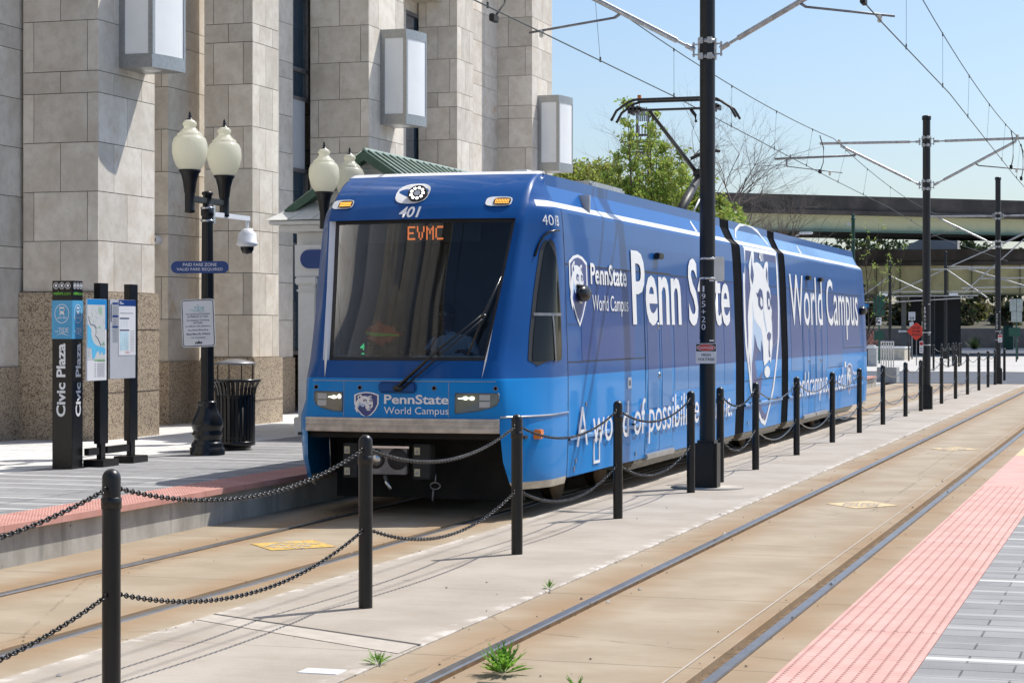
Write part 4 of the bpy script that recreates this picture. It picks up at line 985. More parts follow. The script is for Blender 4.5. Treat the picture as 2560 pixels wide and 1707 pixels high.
# --- cab interior
ci = MB(); z0 = .86; yb = 22.15
ci.box(XC-1.25, XC+1.25, 19.75, yb, z0-.03, z0, 1)
ci.box(XC-1.27, XC+1.27, yb, yb+.03, z0, 3.45, 0); ci.box(XC-1.2, XC+1.2, 20.5, yb, 3.12, 3.16, 1)
ci.box(XC-1.27, XC-1.25, 20.9, yb, z0, 3.2, 0); ci.box(XC+1.25, XC+1.27, 20.9, yb, z0, 3.2, 2)
cab = ci.build('cab_interior', ['cab_grey', 'cab_dark', 'cab_grey'], tram)
m = MB(); m.box(XC-.12, XC+.40, yb-.02, yb-.002, 1.0, 2.75); m.build('cab_door', 'cab_pale', cab)
m = MB(); m.box(XC-.06, XC+.34, yb-.03, yb-.021, 2.06, 2.66); m.box(XC-.06, XC+.34, yb-.03, yb-.021, 1.3, 2.0); m.build('cab_door_window', 'window_glass', cab)
m = MB(); m.add([(XC-.95, 19.78, 1.60), (XC+.95, 19.78, 1.60), (XC+1.1, 20.42, 1.66), (XC-1.1, 20.42, 1.66), (XC-1.1, 20.42, .9), (XC+1.1, 20.42, .9)], [(0, 1, 2, 3), (3, 2, 5, 4)]); m.build('dashboard', 'cab_pale', cab)
m = MB(); m.bevbox(XC-.62, XC-.15, 19.95, 20.3, 1.66, 1.75, .03); m.build('dash_hood', 'cab_dark', cab)
sg = MB(); sg.box(XC-.72, XC+.60, 20.28, 20.33, 2.86, 3.07); ds = sg.build('destination_sign', 'cab_dark', tram)
FONT5 = {'E': ['11111', '10000', '10000', '11110', '10000', '10000', '11111'], 'V': ['10001', '10001', '10001', '01010', '01010', '01010', '00100'], 'M': ['10001', '11011', '10101', '10101', '10001', '10001', '10001'], 'C': ['01111', '10000', '10000', '10000', '10000', '10000', '01111'], '1': ['00100', '01100', '11100', '00100', '00100', '00100', '01110']}
def dots(m, txt, x0, y, z0, w, h, gap=1):
    n_ = 2*(len(txt)*5+gap*(len(txt)-1)); dx = w/n_; dz = h/14; col = 0
    for ch in txt:
        for r, row in enumerate(FONT5[ch]):
            for c_, b in enumerate(row):
                if b == '1':
                    for i in (0, 1):
                        for j in (0, 1):
                            X = x0+(2*(col+c_)+i)*dx; Z = z0+h-(2*r+j+1)*dz; m.add([(X, y, Z), (X+dx*.7, y, Z), (X+dx*.7, y, Z+dz*.7), (X, y, Z+dz*.7)], [(0, 1, 2, 3)])
        col += 5+gap
m = MB(); dots(m, 'EVMC', XC-.215, 20.276, 2.885, .40, .145); m.build('sign_led', 'led_orange', ds)
m = MB(); m.box(XC-.80, XC-.56, 20.03, 20.06, 1.66, 1.80); rn = m.build('route_sign', 'cab_dark', tram)
m = MB(); dots(m, '1', XC-.655, 20.026, 1.675, .075, .115); m.build('route_led', 'led_green', rn)
m = MB(); V = [(-.75, 1.91), (-.70, 1.965), (-.63, 1.985), (-.60, 2.03), (-.53, 1.985), (-.45, 1.97), (-.40, 1.915), (-.33, 1.885), (-.40, 1.86), (-.45, 1.80), (-.50, 1.805), (-.53, 1.755), (-.60, 1.79), (-.66, 1.82), (-.73, 1.84), (-.71, 1.875)]; m.prism(V, lambda a, b, d: (XC+a, d+(b-1.7)*.15, b), 20.34, 20.42)
m.prism([(-.73, 1.915), (-.60, 1.90), (-.36, 1.885), (-.34, 1.87), (-.60, 1.865), (-.72, 1.885)], lambda a, b, d: (XC+a, d+(b-1.7)*.15, b), 20.325, 20.339, 1); vest = m.build('safety_vest', ['vest_orange', 'vest_lime'])
tag(vest, 'orange safety vest with a lime stripe lying behind the tram windscreen', 'vest')
m = MB(); m.bevbox(XC-.16, XC+.36, 21.28, 21.42, 1.25, 2.0, .05); m.bevbox(XC-.16, XC+.36, 20.85, 21.3, 1.2, 1.32, .04); m.cyl((XC+.1, 21.1, .86), (XC+.1, 21.1, 1.2), .06); m.bevbox(XC-.02, XC+.22, 21.3, 21.4, 2.02, 2.25, .05); m.build('driver_seat', 'cab_dark', cab)
m = MB(); m.bevbox(XC-.80, XC-.28, 20.46, 20.60, 1.25, 1.98, .06); m.bevbox(XC-.78, XC-.30, 20.44, 20.9, 1.15, 1.28, .04); m.build('spare_seat', 'cab_dark', cab)
# --- running gear
m = MB(); m.box(XC-.95, XC+.95, 20.45, 44.5, .30, .95); m.build('underframe', 'under_black', tram)
for y in (23.3, 32.35, 41.5):
    m = MB(); m.box(XC-.85, XC+.85, y-1.5, y+1.5, .22, .42); bo = m.build('bogie', 'under_black', tram)
    for dy in (-.95, .95):
        for sx in (-1, 1):
            w = MB(); w.lathe([(.0, -.065), (.27, -.065), (.30, -.05), (.30, .055), (.325, .06), (.325, .085), (.0, .085)], (XC+sx*.7525, y+dy, .305), 20, axis='x'); w.build('wheel', 'rail_side', bo)
# --- roof gear
for y0, y1, h, xr in ((23.3, 24.9, .10, .98), (26, 29, .06, .6), (35.2, 38.0, .06, .6), (39, 42, .06, .6)):
    m = MB(); m.bevbox(XC-.85, XC+xr, y0, y1, 3.53, 3.60+h, .03); m.build('roof_box', 'galv', tram)
m = MB(); m.bevbox(XC+.72, XC+.90, 20.98, 21.2, 3.60, 3.66, .015); m.build('roof_antenna', 'panel_white', tram)
pg = MB()                                   # pantograph
pz = 5.62; py = 32.0
for dy in (-.17, .17): pg.tube([(XC-1.02, py+dy, pz-.33), (XC-.93, py+dy, pz-.17), (XC-.72, py+dy, pz-.03), (XC-.6, py+dy, pz), (XC+.6, py+dy, pz), (XC+.72, py+dy, pz-.03), (XC+.93, py+dy, pz-.17), (XC+1.02, py+dy, pz-.33)], .022, 6)
for dy in (-.17, .17): pg.box(XC-.66, XC+.66, py+dy-.03, py+dy+.03, pz-.02, pz+.012)
pg.box(XC-.66, XC+.66, py-.05, py+.05, pz-.17, pz-.14)
for sx in (-.64, .64):
    for q in range(3): pg.box(XC+sx-.10+q*.07, XC+sx-.065+q*.07, py-.19, py+.19, pz-.22+q*.02, pz-.10); pg.box(XC+sx-.11, XC+sx+.11, py-.18, py-.15, pz-.16, pz-.13)
pn = pg.build('pantograph', 'dark_frame', tram)
ky, kz = 33.85, 4.58
for sx in (-.44, .44):
    m = MB(); m.tube([(XC+sx, py+.05, pz-.16), (XC+sx*.12, ky, kz)], [.028, .04], 8); m.build('upper_arm', 'dark_frame', pn)
m = MB(); m.tube([(XC+.26, py, pz-.17), (XC+.30, py-.05, pz-.22), (XC+.34, py-.05, pz-.27), (XC+.35, py-.05, pz-.38)], .028, 6); m.build('damper', 'dark_frame', pn)
m = MB(); bow = [(XC-.10+.50*k/8, ky-.25, kz+.22+.12*math.sin(math.pi*k/8*.6)) for k in range(9)]; m.tube(bow, .03, 6); m.tube([bow[4], (XC, ky, kz)], .025, 6); m.build('spring_arc', 'dark_frame', pn)
m = MB(); m.bevbox(XC-.09, XC+.09, ky-.12, ky+.12, kz-.09, kz+.06, .02); m.tube([(XC, ky, kz-.05), (XC-.02, ky-1.7, 3.72)], [.065, .085], 8); m.build('lower_arm', 'dark_frame', pn)
m = MB(); m.tube([(XC+.18, ky-.1, kz-.15), (XC+.12, ky-1.4, 3.7)], .022, 6); m.build('coupling_rod', 'galv', pn)
m = MB(); m.bevbox(XC-.6, XC+.6, ky-2.2, ky-1.2, 3.6, 3.69, .03); m.build('base_frame', 'dark_frame', pn)
# --- driver
def skin_body(bones, name, mat, parent, sub=2):
    pts = []; idx = {}; ed = []; rad = []
    for key, p, r, par in bones:
        idx[key] = len(pts); pts.append(p); rad.append(r)
        if par is not None: ed.append((idx[par], idx[key]))
    me = bpy.data.meshes.new(name); me.from_pydata(pts, ed, []); o = bpy.data.objects.new(name, me); COL.objects.link(o)
    o.modifiers.new('s', 'SKIN'); sv_ = me.skin_vertices[0].data if me.skin_vertices else None
    for i, r in enumerate(rad): sv_[i].radius = (r, r) if not isinstance(r, tuple) else r
    sv_[0].use_root = True; ss = o.modifiers.new('u', 'SUBSURF'); ss.levels = sub; ss.render_levels = sub
    dg = bpy.context.evaluated_depsgraph_get(); nm = bpy.data.meshes.new_from_object(o.evaluated_get(dg)); bpy.data.objects.remove(o)
    nm.materials.clear()
    for mm in (mat if isinstance(mat, list) else [mat]): nm.materials.append(MAT[mm])
    for p in nm.polygons: p.use_smooth = True
    q = bpy.data.objects.new(name, nm); COL.objects.link(q)
    if parent: attach(q, parent)
    return q
dx, dy = XC-.02, 21.0
per = thing('person', 'person in a pale blue shirt seated at the controls behind the tram windscreen', 'person', (dx, dy, 1.32))
B = lambda x, y, z: (dx+x, dy+y, z)
body = skin_body([('hip', B(.1, .0, 1.40), (.17, .12), None), ('waist', B(.1, .0, 1.55), (.16, .11), 'hip'), ('chest', B(.09, -.03, 1.74), (.185, .12), 'waist'), ('nk', B(.07, -.06, 1.88), (.07, .07), 'chest'), ('neck', B(.05, -.09, 1.95), .052, 'nk'), ('head0', B(.03, -.13, 2.00), .07, 'neck'), ('head1', B(.02, -.14, 2.09), (.078, .095), 'head0'), ('head2', B(.02, -.13, 2.17), .07, 'head1'),
    ('shl', B(-.11, -.05, 1.82), .075, 'chest'), ('ell', B(-.20, -.26, 1.62), .05, 'shl'), ('wrl', B(-.08, -.48, 1.70), .032, 'ell'), ('pal', B(-.05, -.53, 1.71), (.035, .018), 'wrl'),
    ('shr', B(.28, -.05, 1.82), .075, 'chest'), ('elr', B(.42, -.26, 1.62), .05, 'shr'), ('wrr', B(.36, -.48, 1.70), .032, 'elr'), ('par', B(.34, -.53, 1.71), (.035, .018), 'wrr'),
    ('knl', B(-.02, -.42, 1.38), .085, 'hip'), ('ftl', B(-.02, -.50, .95), .055, 'knl'), ('knr', B(.22, -.42, 1.38), .085, 'hip'), ('ftr', B(.22, -.50, .95), .055, 'knr')], 'body', ['skin', 'shirt', 'ink_navy'], per)
for p in body.data.polygons:
    c = p.center; p.material_index = 0 if (c.z > 1.915 or (c.y < dy-.40 and c.z > 1.6)) else (1 if c.z > 1.44 and c.y > dy-.42 else 2)
for i, (hx, sg_) in enumerate(((-.05, 1), (.34, -1))):
    for k in range(4):
        bx = hx-.027+k*.018; L = (.062, .072, .068, .052)[k]
        m = MB(); m.tube([B(bx, -.545, 1.712), B(bx, -.545-L*.5, 1.716), B(bx, -.545-L*.8, 1.700), B(bx, -.545-L*.85, 1.682)], [.009, .009, .008, .006], 6); m.build('finger', 'skin', body)
    m = MB(); m.tube([B(hx+sg_*.03, -.52, 1.705), B(hx+sg_*.052, -.55, 1.70), B(hx+sg_*.055, -.58, 1.695)], [.011, .010, .008], 6); m.build('thumb', 'skin', body)
m = MB(); m.ball(B(.02, -.105, 2.135), .088, .098, .095, 14, 8); m.build('hair', 'hair', per)
m = MB(); m.tube([B(.02, -.232, 2.105), B(.02, -.252, 2.07), B(.02, -.24, 2.058)], [.010, .017, .012], 6)
for sx in (-1, 1): m.ball(B(.02+sx*.082, -.12, 2.085), .014, .022, .032, 8, 6)
m.build('face', 'skin', body)
m = MB()
for sx in (-1, 1): m.ball(B(.02+sx*.032, -.222, 2.10), .013, .008, .008, 8, 6)
m.ball(B(.02, -.222, 2.03), .024, .008, .006, 8, 6, mi=1); m.build('eyes_and_mouth', ['panel_grey', 'hair'], body)
m = MB(); m.tube([B(-.06, -.50, 1.62), B(-.05, -.42, 1.74), B(.0, -.36, 1.86)], .010, 6); m.ball(B(.0, -.35, 1.87), .025); m.build('microphone', 'ink_black', cab)
# ------------------------------------------------------------------ bollards and chains
BY = [6.1, 9.61, 13.24, 16.78, 20.25, 23.70, 25.41, 27.82, 31.2, 34.85, 38.2, 41.66, 45.6, 48.7, 53.6, 57.5, 61.3, 65.4, 69.1, 72.2]
BX = -5.24
names = ['bollard outside the left edge of the photo', 'nearest bollard, tall at the bottom left and cut by the photo edge', 'second bollard, standing in front of the tram coupler', 'third bollard, in front of the tram bumper corner',
 'fourth bollard, in front of the first word of the low slogan', 'fifth bollard, just left of the big pole', 'sixth bollard, just behind the big pole', 'seventh bollard, in front of the lion emblem', 'eighth bollard, first one in front of the rear tram section',
 'ninth bollard, in front of the web address on the tram', 'tenth bollard, at the far end corner of the tram', 'eleventh bollard, first past the end of the tram', 'twelfth bollard, before the second big pole', 'bollard touching the second big pole', 'first bollard beyond the second big pole',
 'second bollard beyond the second big pole', 'third bollard beyond the second big pole', 'fourth bollard beyond the second big pole', 'fifth bollard beyond the second big pole', 'bollard touching the third big pole']
def make_bollard(x, y, label):
    t = thing('bollard', 'black steel '+label, 'bollard', (x, y, 0), 'black bollards between the tracks')
    m = MB(); m.lathe([(.049, 0), (.049, 1.01)], (x, y, 0), 24); m.build('post', 'black_paint', t)
    m = MB(); m.lathe([(.049, 1.0), (.054, 1.0), (.0545, 1.055), (.05, 1.06)], (x, y, 0), 24); m.build('collar', 'black_paint', t)
    m = MB(); m.lathe([(.049, 1.058), (.049, 1.16)]+[(.049*math.cos(a), 1.16+.05*math.sin(a)) for a in [math.pi/2*k/6 for k in range(1, 7)]], (x, y, 0), 24); m.build('cap', 'black_paint', t)
    for z in (1.105, .545):
        m = MB(); m.tube([(x, y-.05, z), (x, y-.075, z+.012), (x, y-.085, z), (x, y-.07, z-.012)], .006, 5); m.tube([(x, y+.05, z), (x, y+.075, z+.012), (x, y+.085, z), (x, y+.07, z-.012)], .006, 5); m.build('eye_bolt', 'black_paint', t)
    return t
b0 = make_bollard(BX, BY[1], names[1])
for i, y in enumerate(BY):
    if i > 1: dup(b0, (BX, y, 0), 'black steel '+names[i])
def link_mesh(m, c, d, flip, L=.036, w=.012, r=.0048, n=6, k=10):
    d = d.normalized(); s_ = d.cross(Vector((0, 0, 1))).normalized(); u = s_.cross(d)
    a, b = (s_, u) if flip else (u, s_); ring = []
    for i in range(k):
        t = 2*math.pi*i/k; ring.append(c+d*(L*.62*math.cos(t))+a*(w*math.sin(t)))
    vs = []
    for i in range(k):
        t = 2*math.pi*i/k; o = (d*(L*.62*math.cos(t)*.6)+a*(w*math.sin(t))).normalized()
        for j in range(n):
            q = 2*math.pi*j/n; vs.append(ring[i]+o*(r*math.cos(q))+b*(r*math.sin(q)))
    m.add(vs, [(i*n+j, i*n+(j+1) % n, ((i+1) % k)*n+(j+1) % n, ((i+1) % k)*n+j) for i in range(k) for j in range(n)], 0, True)
def chain(x0, y0, x1, y1, z, sag, label, links):
    m = MB(); n_ = 40; P = []
    for i in range(n_+1):
        t = i/n_; P.append(Vector((x0+(x1-x0)*t, y0+(y1-y0)*t, z-4*sag*t*(1-t))))
    if links:
        L = sum((P[i+1]-P[i]).length for i in range(n_)); cnt = int(L/.0345); acc = 0; seg = 0; pos = 0
        for i in range(cnt):
            s_ = (i+.5)*L/cnt; acc = 0
            for k in range(n_):
                l = (P[k+1]-P[k]).length
                if acc+l >= s_: break
                acc += l
            d = P[k+1]-P[k]; c = P[k]+d*((s_-acc)/l); link_mesh(m, c, d, i % 2, n=5 if links > 1 else 4, k=9 if links > 1 else 7)
    else:
        m.tube(P[::2], .0105, 5)
    tag(m.build('chain', 'black_gloss'), label, 'chain', 'chains between the bollards')
pairs = [(i, i+1) for i in range(len(BY)-1) if i != 5]
pos = ['running off the left edge from the nearest bollard', 'between the nearest bollard and the second', 'between the second bollard and the third, across the tram bumper', 'between the third and fourth bollards, across the orange side marker', 'between the fourth and fifth bollards, across the low slogan', '', 'between the big pole and the lion emblem bollard',
       'between the seventh and eighth bollards, across the lion emblem', 'between the eighth and ninth bollards, across the web address', 'between the ninth and tenth bollards, at the end of the tram', 'first past the end of the tram', 'second past the end of the tram', 'just before the second big pole', 'just beyond the second big pole', 'second beyond the second big pole', 'third beyond the second big pole', 'fourth beyond the second big pole', 'fifth beyond the second big pole', 'just before the third big pole']
for a, b in pairs:
    for z, sag, w in ((1.10, .175, 'upper'), (.54, .20, 'lower')):
        chain(BX, BY[a]+.08, BX, BY[b]-.08, z, sag, w+' black chain '+pos[a], 2 if a < 3 else (1 if a < 7 else 0))

# ------------------------------------------------------------------ station pylon with its map panels
px0, px1, py0, py1 = -11.90, -11.645, 20.45, 20.69
t = thing('station_pylon', 'square black station pylon reading Civic Plaza with a light blue band', 'station sign', (-11.77, 20.55, .36))
m = MB(); m.bevbox(px0, px1, py0, py1, .35, 2.487, .004); m.build('column', 'black_paint', t)
m = MB(); m.box(px0-.003, px1+.003, py0-.003, py1+.003, 1.83, 2.265); m.build('blue_band', 'pylon_blue', t)
fF = lambda u, v: (u, py0-.006, v); fS = lambda u, v: (px1+.006, u, v)
def vertical(txt, f, uc, half, z0, z1):      # reads upwards
    text_mesh(txt, lambda u, v: f(uc-v, u), z0, z1, -half, half, 'decal_white', t, bold=.03)
vertical('Civic Plaza', fF, -11.785, .058, .95, 1.78); vertical('Civic Plaza', fS, 20.575, .058, .95, 1.78)
for f, u0, u1 in ((fF, px0, px1), (fS, py0, py1)):
    w = u1-u0; uc = (u0+u1)/2
    text_mesh('gohrt', f, u0+w*.07, u0+w*.56, 2.315, 2.365, 'green_text', t, bold=.02); text_mesh('.com', f, u0+w*.57, u0+w*.93, 2.325, 2.352, 'green_text', t)
    m = MB()
    def ring(cu, cv, ru, rv, th, n=28): m.add([f(cu+ru*k*math.cos(2*math.pi*i/n), cv+rv*k*math.sin(2*math.pi*i/n)) for k in (1, 1-th) for i in range(n)], [(i, (i+1) % n, n+(i+1) % n, n+i) for i in range(n)])
    def rect(a, b, c, d): m.add([f(a, c), f(b, c), f(b, d), f(a, d)], [(0, 1, 2, 3)])
    for k in (-1, 0, 1):
        c = uc+k*w*.295; ring(c, 2.43, w*.135, .037, .16); rect(c-w*.06, c+w*.06, 2.425, 2.447); rect(c-w*.05, c+w*.05, 2.413, 2.421)
    ring(uc, 2.115, w*.36, .108, .07); rect(uc-w*.13, uc+w*.13, 2.17, 2.19); rect(uc-w*.13, uc-w*.10, 2.115, 2.18); rect(uc+w*.10, uc+w*.13, 2.115, 2.18); rect(uc-w*.13, uc+w*.13, 2.11, 2.145); rect(uc-w*.12, uc-w*.08, 2.095, 2.11); rect(uc+w*.08, uc+w*.12, 2.095, 2.11)
    m.build('pictogram', 'decal_white', t)
    text_mesh('LIGHT RAIL', f, uc-w*.24, uc+w*.24, 2.058, 2.08, 'decal_white', t, bold=.02)
    text_mesh('THE', f, uc-w*.36, uc-w*.18, 1.905, 1.925, 'decal_white', t); text_mesh('TIDE', f, uc-w*.17, uc+w*.33, 1.902, 1.955, 'decal_white', t)
    m = MB(); k = 16; m.grid([[f(uc-w*.3+w*.7*i/k, 1.878+.010*math.sin(i/k*6.3-1)+d*(1-abs(i/k*2-1))) for i in range(k+1)] for d in (.0, .010)], 0, False); m.build('wave_mark', 'decal_white', t)
m = MB()
m.box(-11.63, -11.57, 20.693, 20.93, .50, .58); m.box(-11.63, -11.57, 21.13, 21.66, .50, .58); m.build('bottom_rail', 'black_paint', t)
for i, y in enumerate((21.03, 21.75)):
    m = MB(); m.bevbox(-11.64, -11.56, y-.10, y+.10, .62, 2.47, .004); m.build('post', 'black_paint', t)
    m = MB(); m.bevbox(-11.73, -11.47, y-.19, y+.19, .35, .44, .006); m.box(-11.63, -11.57, y-.05, y+.05, .44, .62); m.build('post_foot', 'black_paint', t)
xs_ = -11.553
def panel(y0, y1, z0, z1, mat, nm): 
    q = MB(); q.bevbox(xs_-.02, xs_, y0, y1, z0, z1, .003); return q.build(nm, mat, t)
mp = panel(20.625, 21.075, 1.35, 2.285, 'panel_white', 'map_panel')
def rel(y0, y1, z0, z1): return lambda u, v, e=.003: (xs_+e, y0+(y1-y0)*u, z0+(z1-z0)*v)
F1 = rel(20.625, 21.075, 1.35, 2.285)
def patch(parent, nm, mat, polys, F, e):
    q = MB()
    for p in polys:
        vs, fs_ = fill(p, lambda a, b, d: F(a, b, e), 0); q.add(vs, fs_)
    return q.build(nm, mat, parent)
sq = lambda a, b, c, d: [(a, c), (b, c), (b, d), (a, d)]
patch(mp, 'map_field', 'map_land', [sq(.0, .92, .26, .93)], F1, .002)
patch(mp, 'map_header', 'map_top_blue', [sq(0, 1, .93, .998), sq(.922, 1, .63, .93)], F1, .0025)
patch(mp, 'map_water', 'map_blue', [[(0, .70), (.10, .67), (.20, .63), (.20, .57), (.24, .52), (.34, .46), (.48, .43), (.62, .42), (.80, .41), (.92, .40), (.92, .33), (.82, .31), (.74, .36), (.66, .31), (.56, .37), (.46, .34), (.36, .27), (.26, .27), (.20, .40), (0, .41)]], F1, .003)
patch(mp, 'map_park', 'map_green', [[(.58, .88), (.66, .91), (.74, .90), (.76, .84), (.72, .80), (.62, .82)], [(.55, .67), (.68, .67), (.68, .64), (.55, .64)], [(.74, .46), (.88, .48), (.90, .43), (.78, .42)]], F1, .003)
q = MB(); L = [(.06, .79), (.10, .73), (.18, .69), (.34, .68), (.45, .65), (.44, .60), (.42, .55), (.54, .52), (.62, .47), (.70, .43), (.80, .46), (.88, .44)]
q.tube([F1(a, b, .003) for a, b in L], .003, 4); q.build('map_route', 'ink_navy', mp)
q = MB(); rd = random.Random(4)
for k in range(46):
    a, b = rd.uniform(.03, .88), rd.uniform(.45, .92)
    if b < .68-a*.2 and a < .3: continue
    an = rd.choice((.5, 2.1)); l = rd.uniform(.04, .16); q.tube([F1(a, b, .0025), F1(min(.91, a+l*math.cos(an)), min(.925, b+l*.5*math.sin(an)), .0025)], .0008, 3)
q.build('map_streets', 'sign_back', mp)
patch(mp, 'map_legend', 'ink_grey', [sq(.55, .92, .235, .24)]+[sq(.38, .42, .20-.03*k, .215-.03*k) for k in range(6)]+[sq(.5, .9, .205-.022*k, .211-.022*k) for k in range(8)]+[sq(.03, .15, .39-.02*k, .395-.02*k) for k in range(6)], F1, .003)
patch(mp, 'map_rule', 'green_text', [sq(.36, .92, .245, .254)], F1, .003)
ip = panel(21.155, 21.775, 1.36, 2.285, 'panel_grey', 'info_panel'); F2 = rel(21.155, 21.775, 1.36, 2.285)
patch(ip, 'timetable', 'panel_white', [sq(.335, .995, .295, .92)], F2, .003)
patch(ip, 'timetable_header', 'sign_blue', [sq(.335, .995, .92, .998)]+[sq(.09, .31, z, z+.02) for z in (.942, .78, .648)], F2, .0035)
patch(ip, 'table_rule', 'ink_navy', [sq(.37, .74, .755, .772), sq(.37, .74, .605, .622), sq(.38, .90, .826, .832)]+[sq(.03, .055, .72, .945)], F2, .004)
patch(ip, 'table_column', 'pale_blue', [sq(.38+.07*k, .43+.07*k, .36, .595) for k in range(5)]+[sq(.42+.11*k, .435+.11*k, .64, .75) for k in range(3)], F2, .004)
patch(ip, 'small_print', 'ink_grey', [sq(.10, .30, .92-.018*k, .926-.018*k) for k in range(7)]+[sq(.10, .30, .76-.018*k, .766-.018*k) for k in range(6)]+[sq(.10, .31, .63-.02*k, .636-.02*k) for k in range(9)]+[sq(.78, .95, .60-.02*k, .604-.02*k) for k in range(14)], F2, .004)
patch(ip, 'heading', 'panel_white', [sq(.36, .44, .965, .975), sq(.36, .52, .945, .955)], F2, .0045)
patch(ip, 'mark', 'red_paint', [sq(.60+.06*k, .62+.06*k, .32, .345) for k in range(3)], F2, .0045)

# ------------------------------------------------------------------ twin-lantern lamp posts
def lamp_post(x, y, label):
    t = thing('lamp_post', label, 'street lamp', (x, y, .36), 'twin-globe lamp posts on the platform'); z = .36; c = (x, y, z)
    m = MB(); m.lathe([(.22, -.02), (.22, .09), (.20, .10), (.205, .13), (.19, .16), (.175, .17), (.17, .20), (.19, .24), (.195, .27), (.175, .30), (.19, .33), (.205, .38), (.195, .44), (.155, .52), (.125, .58), (.115, .62), (.125, .64), (.12, .67), (.09, .68)], c, 48, flute=None); m.build('base', 'black_gloss', t)
    m = MB(); m.lathe([(.085, .66), (.070, 2.9), (.07, 3.12)], c, 48, flute=lambda i: 1 if i % 3 else .90); m.build('shaft', 'black_paint', t)
    m = MB(); m.lathe([(.075, 3.0), (.082, 3.01), (.082, 3.10), (.06, 3.11), (.055, 3.26), (.07, 3.27), (.07, 3.30), (.0, 3.32)], c, 24); m.bevbox(x-.028, x+.028, y-.50, y-.05, z+3.15, z+3.23, .01); m.bevbox(x-.028, x+.028, y+.05, y+.50, z+3.15, z+3.23, .01); m.build('crossarm', 'black_paint', t)
    for s_ in (-.49, .49):
        cc = (x, y+s_, z); m = MB(); m.lathe([(.03, 3.01), (.065, 3.02), (.06, 3.05), (.062, 3.25), (.068, 3.27), (.085, 3.40), (.112, 3.50), (.132, 3.52), (.138, 3.545), (.10, 3.55)], cc, 24); h = m.build('lantern_socket', 'black_paint', t)
        m = MB(); m.lathe([(.125, 3.545), (.16, 3.585), (.195, 3.66), (.216, 3.745), (.220, 3.80), (.214, 3.875), (.195, 3.93), (.168, 3.96), (.152, 3.966), (.156, 3.985), (.138, 4.0), (.102, 4.03), (.077, 4.06), (.072, 4.08), (.086, 4.095), (.088, 4.12), (.07, 4.145), (.05, 4.16)], cc, 32); m.build('globe', 'globe', h)
        m = MB(); m.lathe([(.06, 3.55), (.06, 3.66), (.03, 3.70)], cc, 12); m.build('bulb_holder', 'galv_dark', h)
        m = MB(); m.lathe([(.05, 4.155), (.035, 4.175), (.012, 4.19), (.024, 4.21), (.012, 4.225), (.018, 4.235), (.0, 4.275)], cc, 12); m.build('finial', 'black_gloss', h)
    return t
lp = lamp_post(-11.36, 23.31, 'near twin-globe lamp post carrying the fare signs and a dome camera')
dup(lp, (-11.36, 27.58, .36), 'far twin-globe lamp post rising behind the front of the tram')
fx = -11.36
cm = thing('dome_camera', 'white dome camera hanging from an arm on the near lamp post', 'camera', (fx, 24.5, 3.0))
m = MB(); m.box(fx-.03, fx+.03, 23.40, 24.52, 3.36, 3.42); m.box(fx-.045, fx+.045, 23.37, 23.43, 3.29, 3.49); m.cyl((fx, 24.49, 3.37), (fx, 24.49, 3.27), .022); m.build('arm', 'panel_white', cm)
m = MB()
for z_ in (3.30, 3.46): m.lathe([(.085, -.012), (.088, -.01), (.088, .01), (.085, .012)], (fx, 23.31, z_), 24)
m.bevbox(fx-.06, fx+.06, 23.36, 23.42, 3.27, 3.50, .004); m.build('bracket', 'stainless', cm)
m = MB(); m.lathe([(.05, .24), (.07, .24), (.085, .20), (.12, .17), (.125, .06), (.14, .05), (.135, .02), (.09, .0)], (fx, 24.49, 3.02), 28); m.build('housing', 'panel_white', cm)
m = MB(); m.lathe([(.09, .01), (.085, -.04), (.06, -.085), (.0, -.10)], (fx, 24.49, 3.02), 24); m.build('dome', 'black_gloss', cm)
def rrect(w, h, r, n=6):
    out = []
    for cx, cy, a0 in ((w/2-r, h/2-r, 0), (-w/2+r, h/2-r, 90), (-w/2+r, -h/2+r, 180), (w/2-r, -h/2+r, 270)):
        out += [(cx+r*math.cos(R(a0+90*k/n)), cy+r*math.sin(R(a0+90*k/n))) for k in range(n+1)]
    return out
# signs face the camera side of the pole (towards -y, turned a little towards the track)
def face(cx, cy, cz, yaw, tilt=0):
    ca, sa = math.cos(yaw), math.sin(yaw); ct, st = math.cos(tilt), math.sin(tilt)
    def f(u, v, d=0.0):
        U, V = u*ct-v*st, u*st+v*ct
        return (cx+U*ca+d*sa, cy+U*sa-d*ca, cz+V)
    return f
yaw = R(12)
t = thing('fare_sign', 'blue rounded sign reading paid fare zone valid fare required', 'sign', (fx, 23.2, 2.71))
f = face(fx-.05, 23.20, 2.715, yaw)
m = MB(); m.prism(rrect(.735, .152, .0755, 10), lambda a, b, d: f(a, b, d), -.006, .006); m.build('board', 'sign_blue', t)
text_mesh('PAID FARE ZONE', lambda u, v: f(u, v, .009), -.215, .215, .012, .052, 'decal_white', t); text_mesh('VALID FARE REQUIRED', lambda u, v: f(u, v, .009), -.295, .295, -.05, -.008, 'decal_white', t)
t = thing('rules_sign', 'tilted white sign with black border listing platform rules', 'sign', (fx, 23.2, 2.02))
f = face(fx-.07, 23.195, 2.015, yaw, R(2.2))
m = MB(); m.prism(rrect(.425, .60, .04), lambda a, b, d: f(a, b, d), -.004, .004); m.build('board', 'panel_white', t)
m = MB(); o_, i_ = rrect(.405, .58, .035), rrect(.387, .562, .027); k = len(o_); m.add([f(a, b, .006) for a, b in o_+i_], [(i, (i+1) % k, k+(i+1) % k, k+i) for i in range(k)]); m.build('border', 'ink_black', t)
g_ = lambda u, v: f(u, v, .007)
text_mesh('THE', g_, -.105, -.055, .157, .175, 'teal', t); text_mesh('TIDE', g_, -.05, .085, .157, .205, 'teal', t)
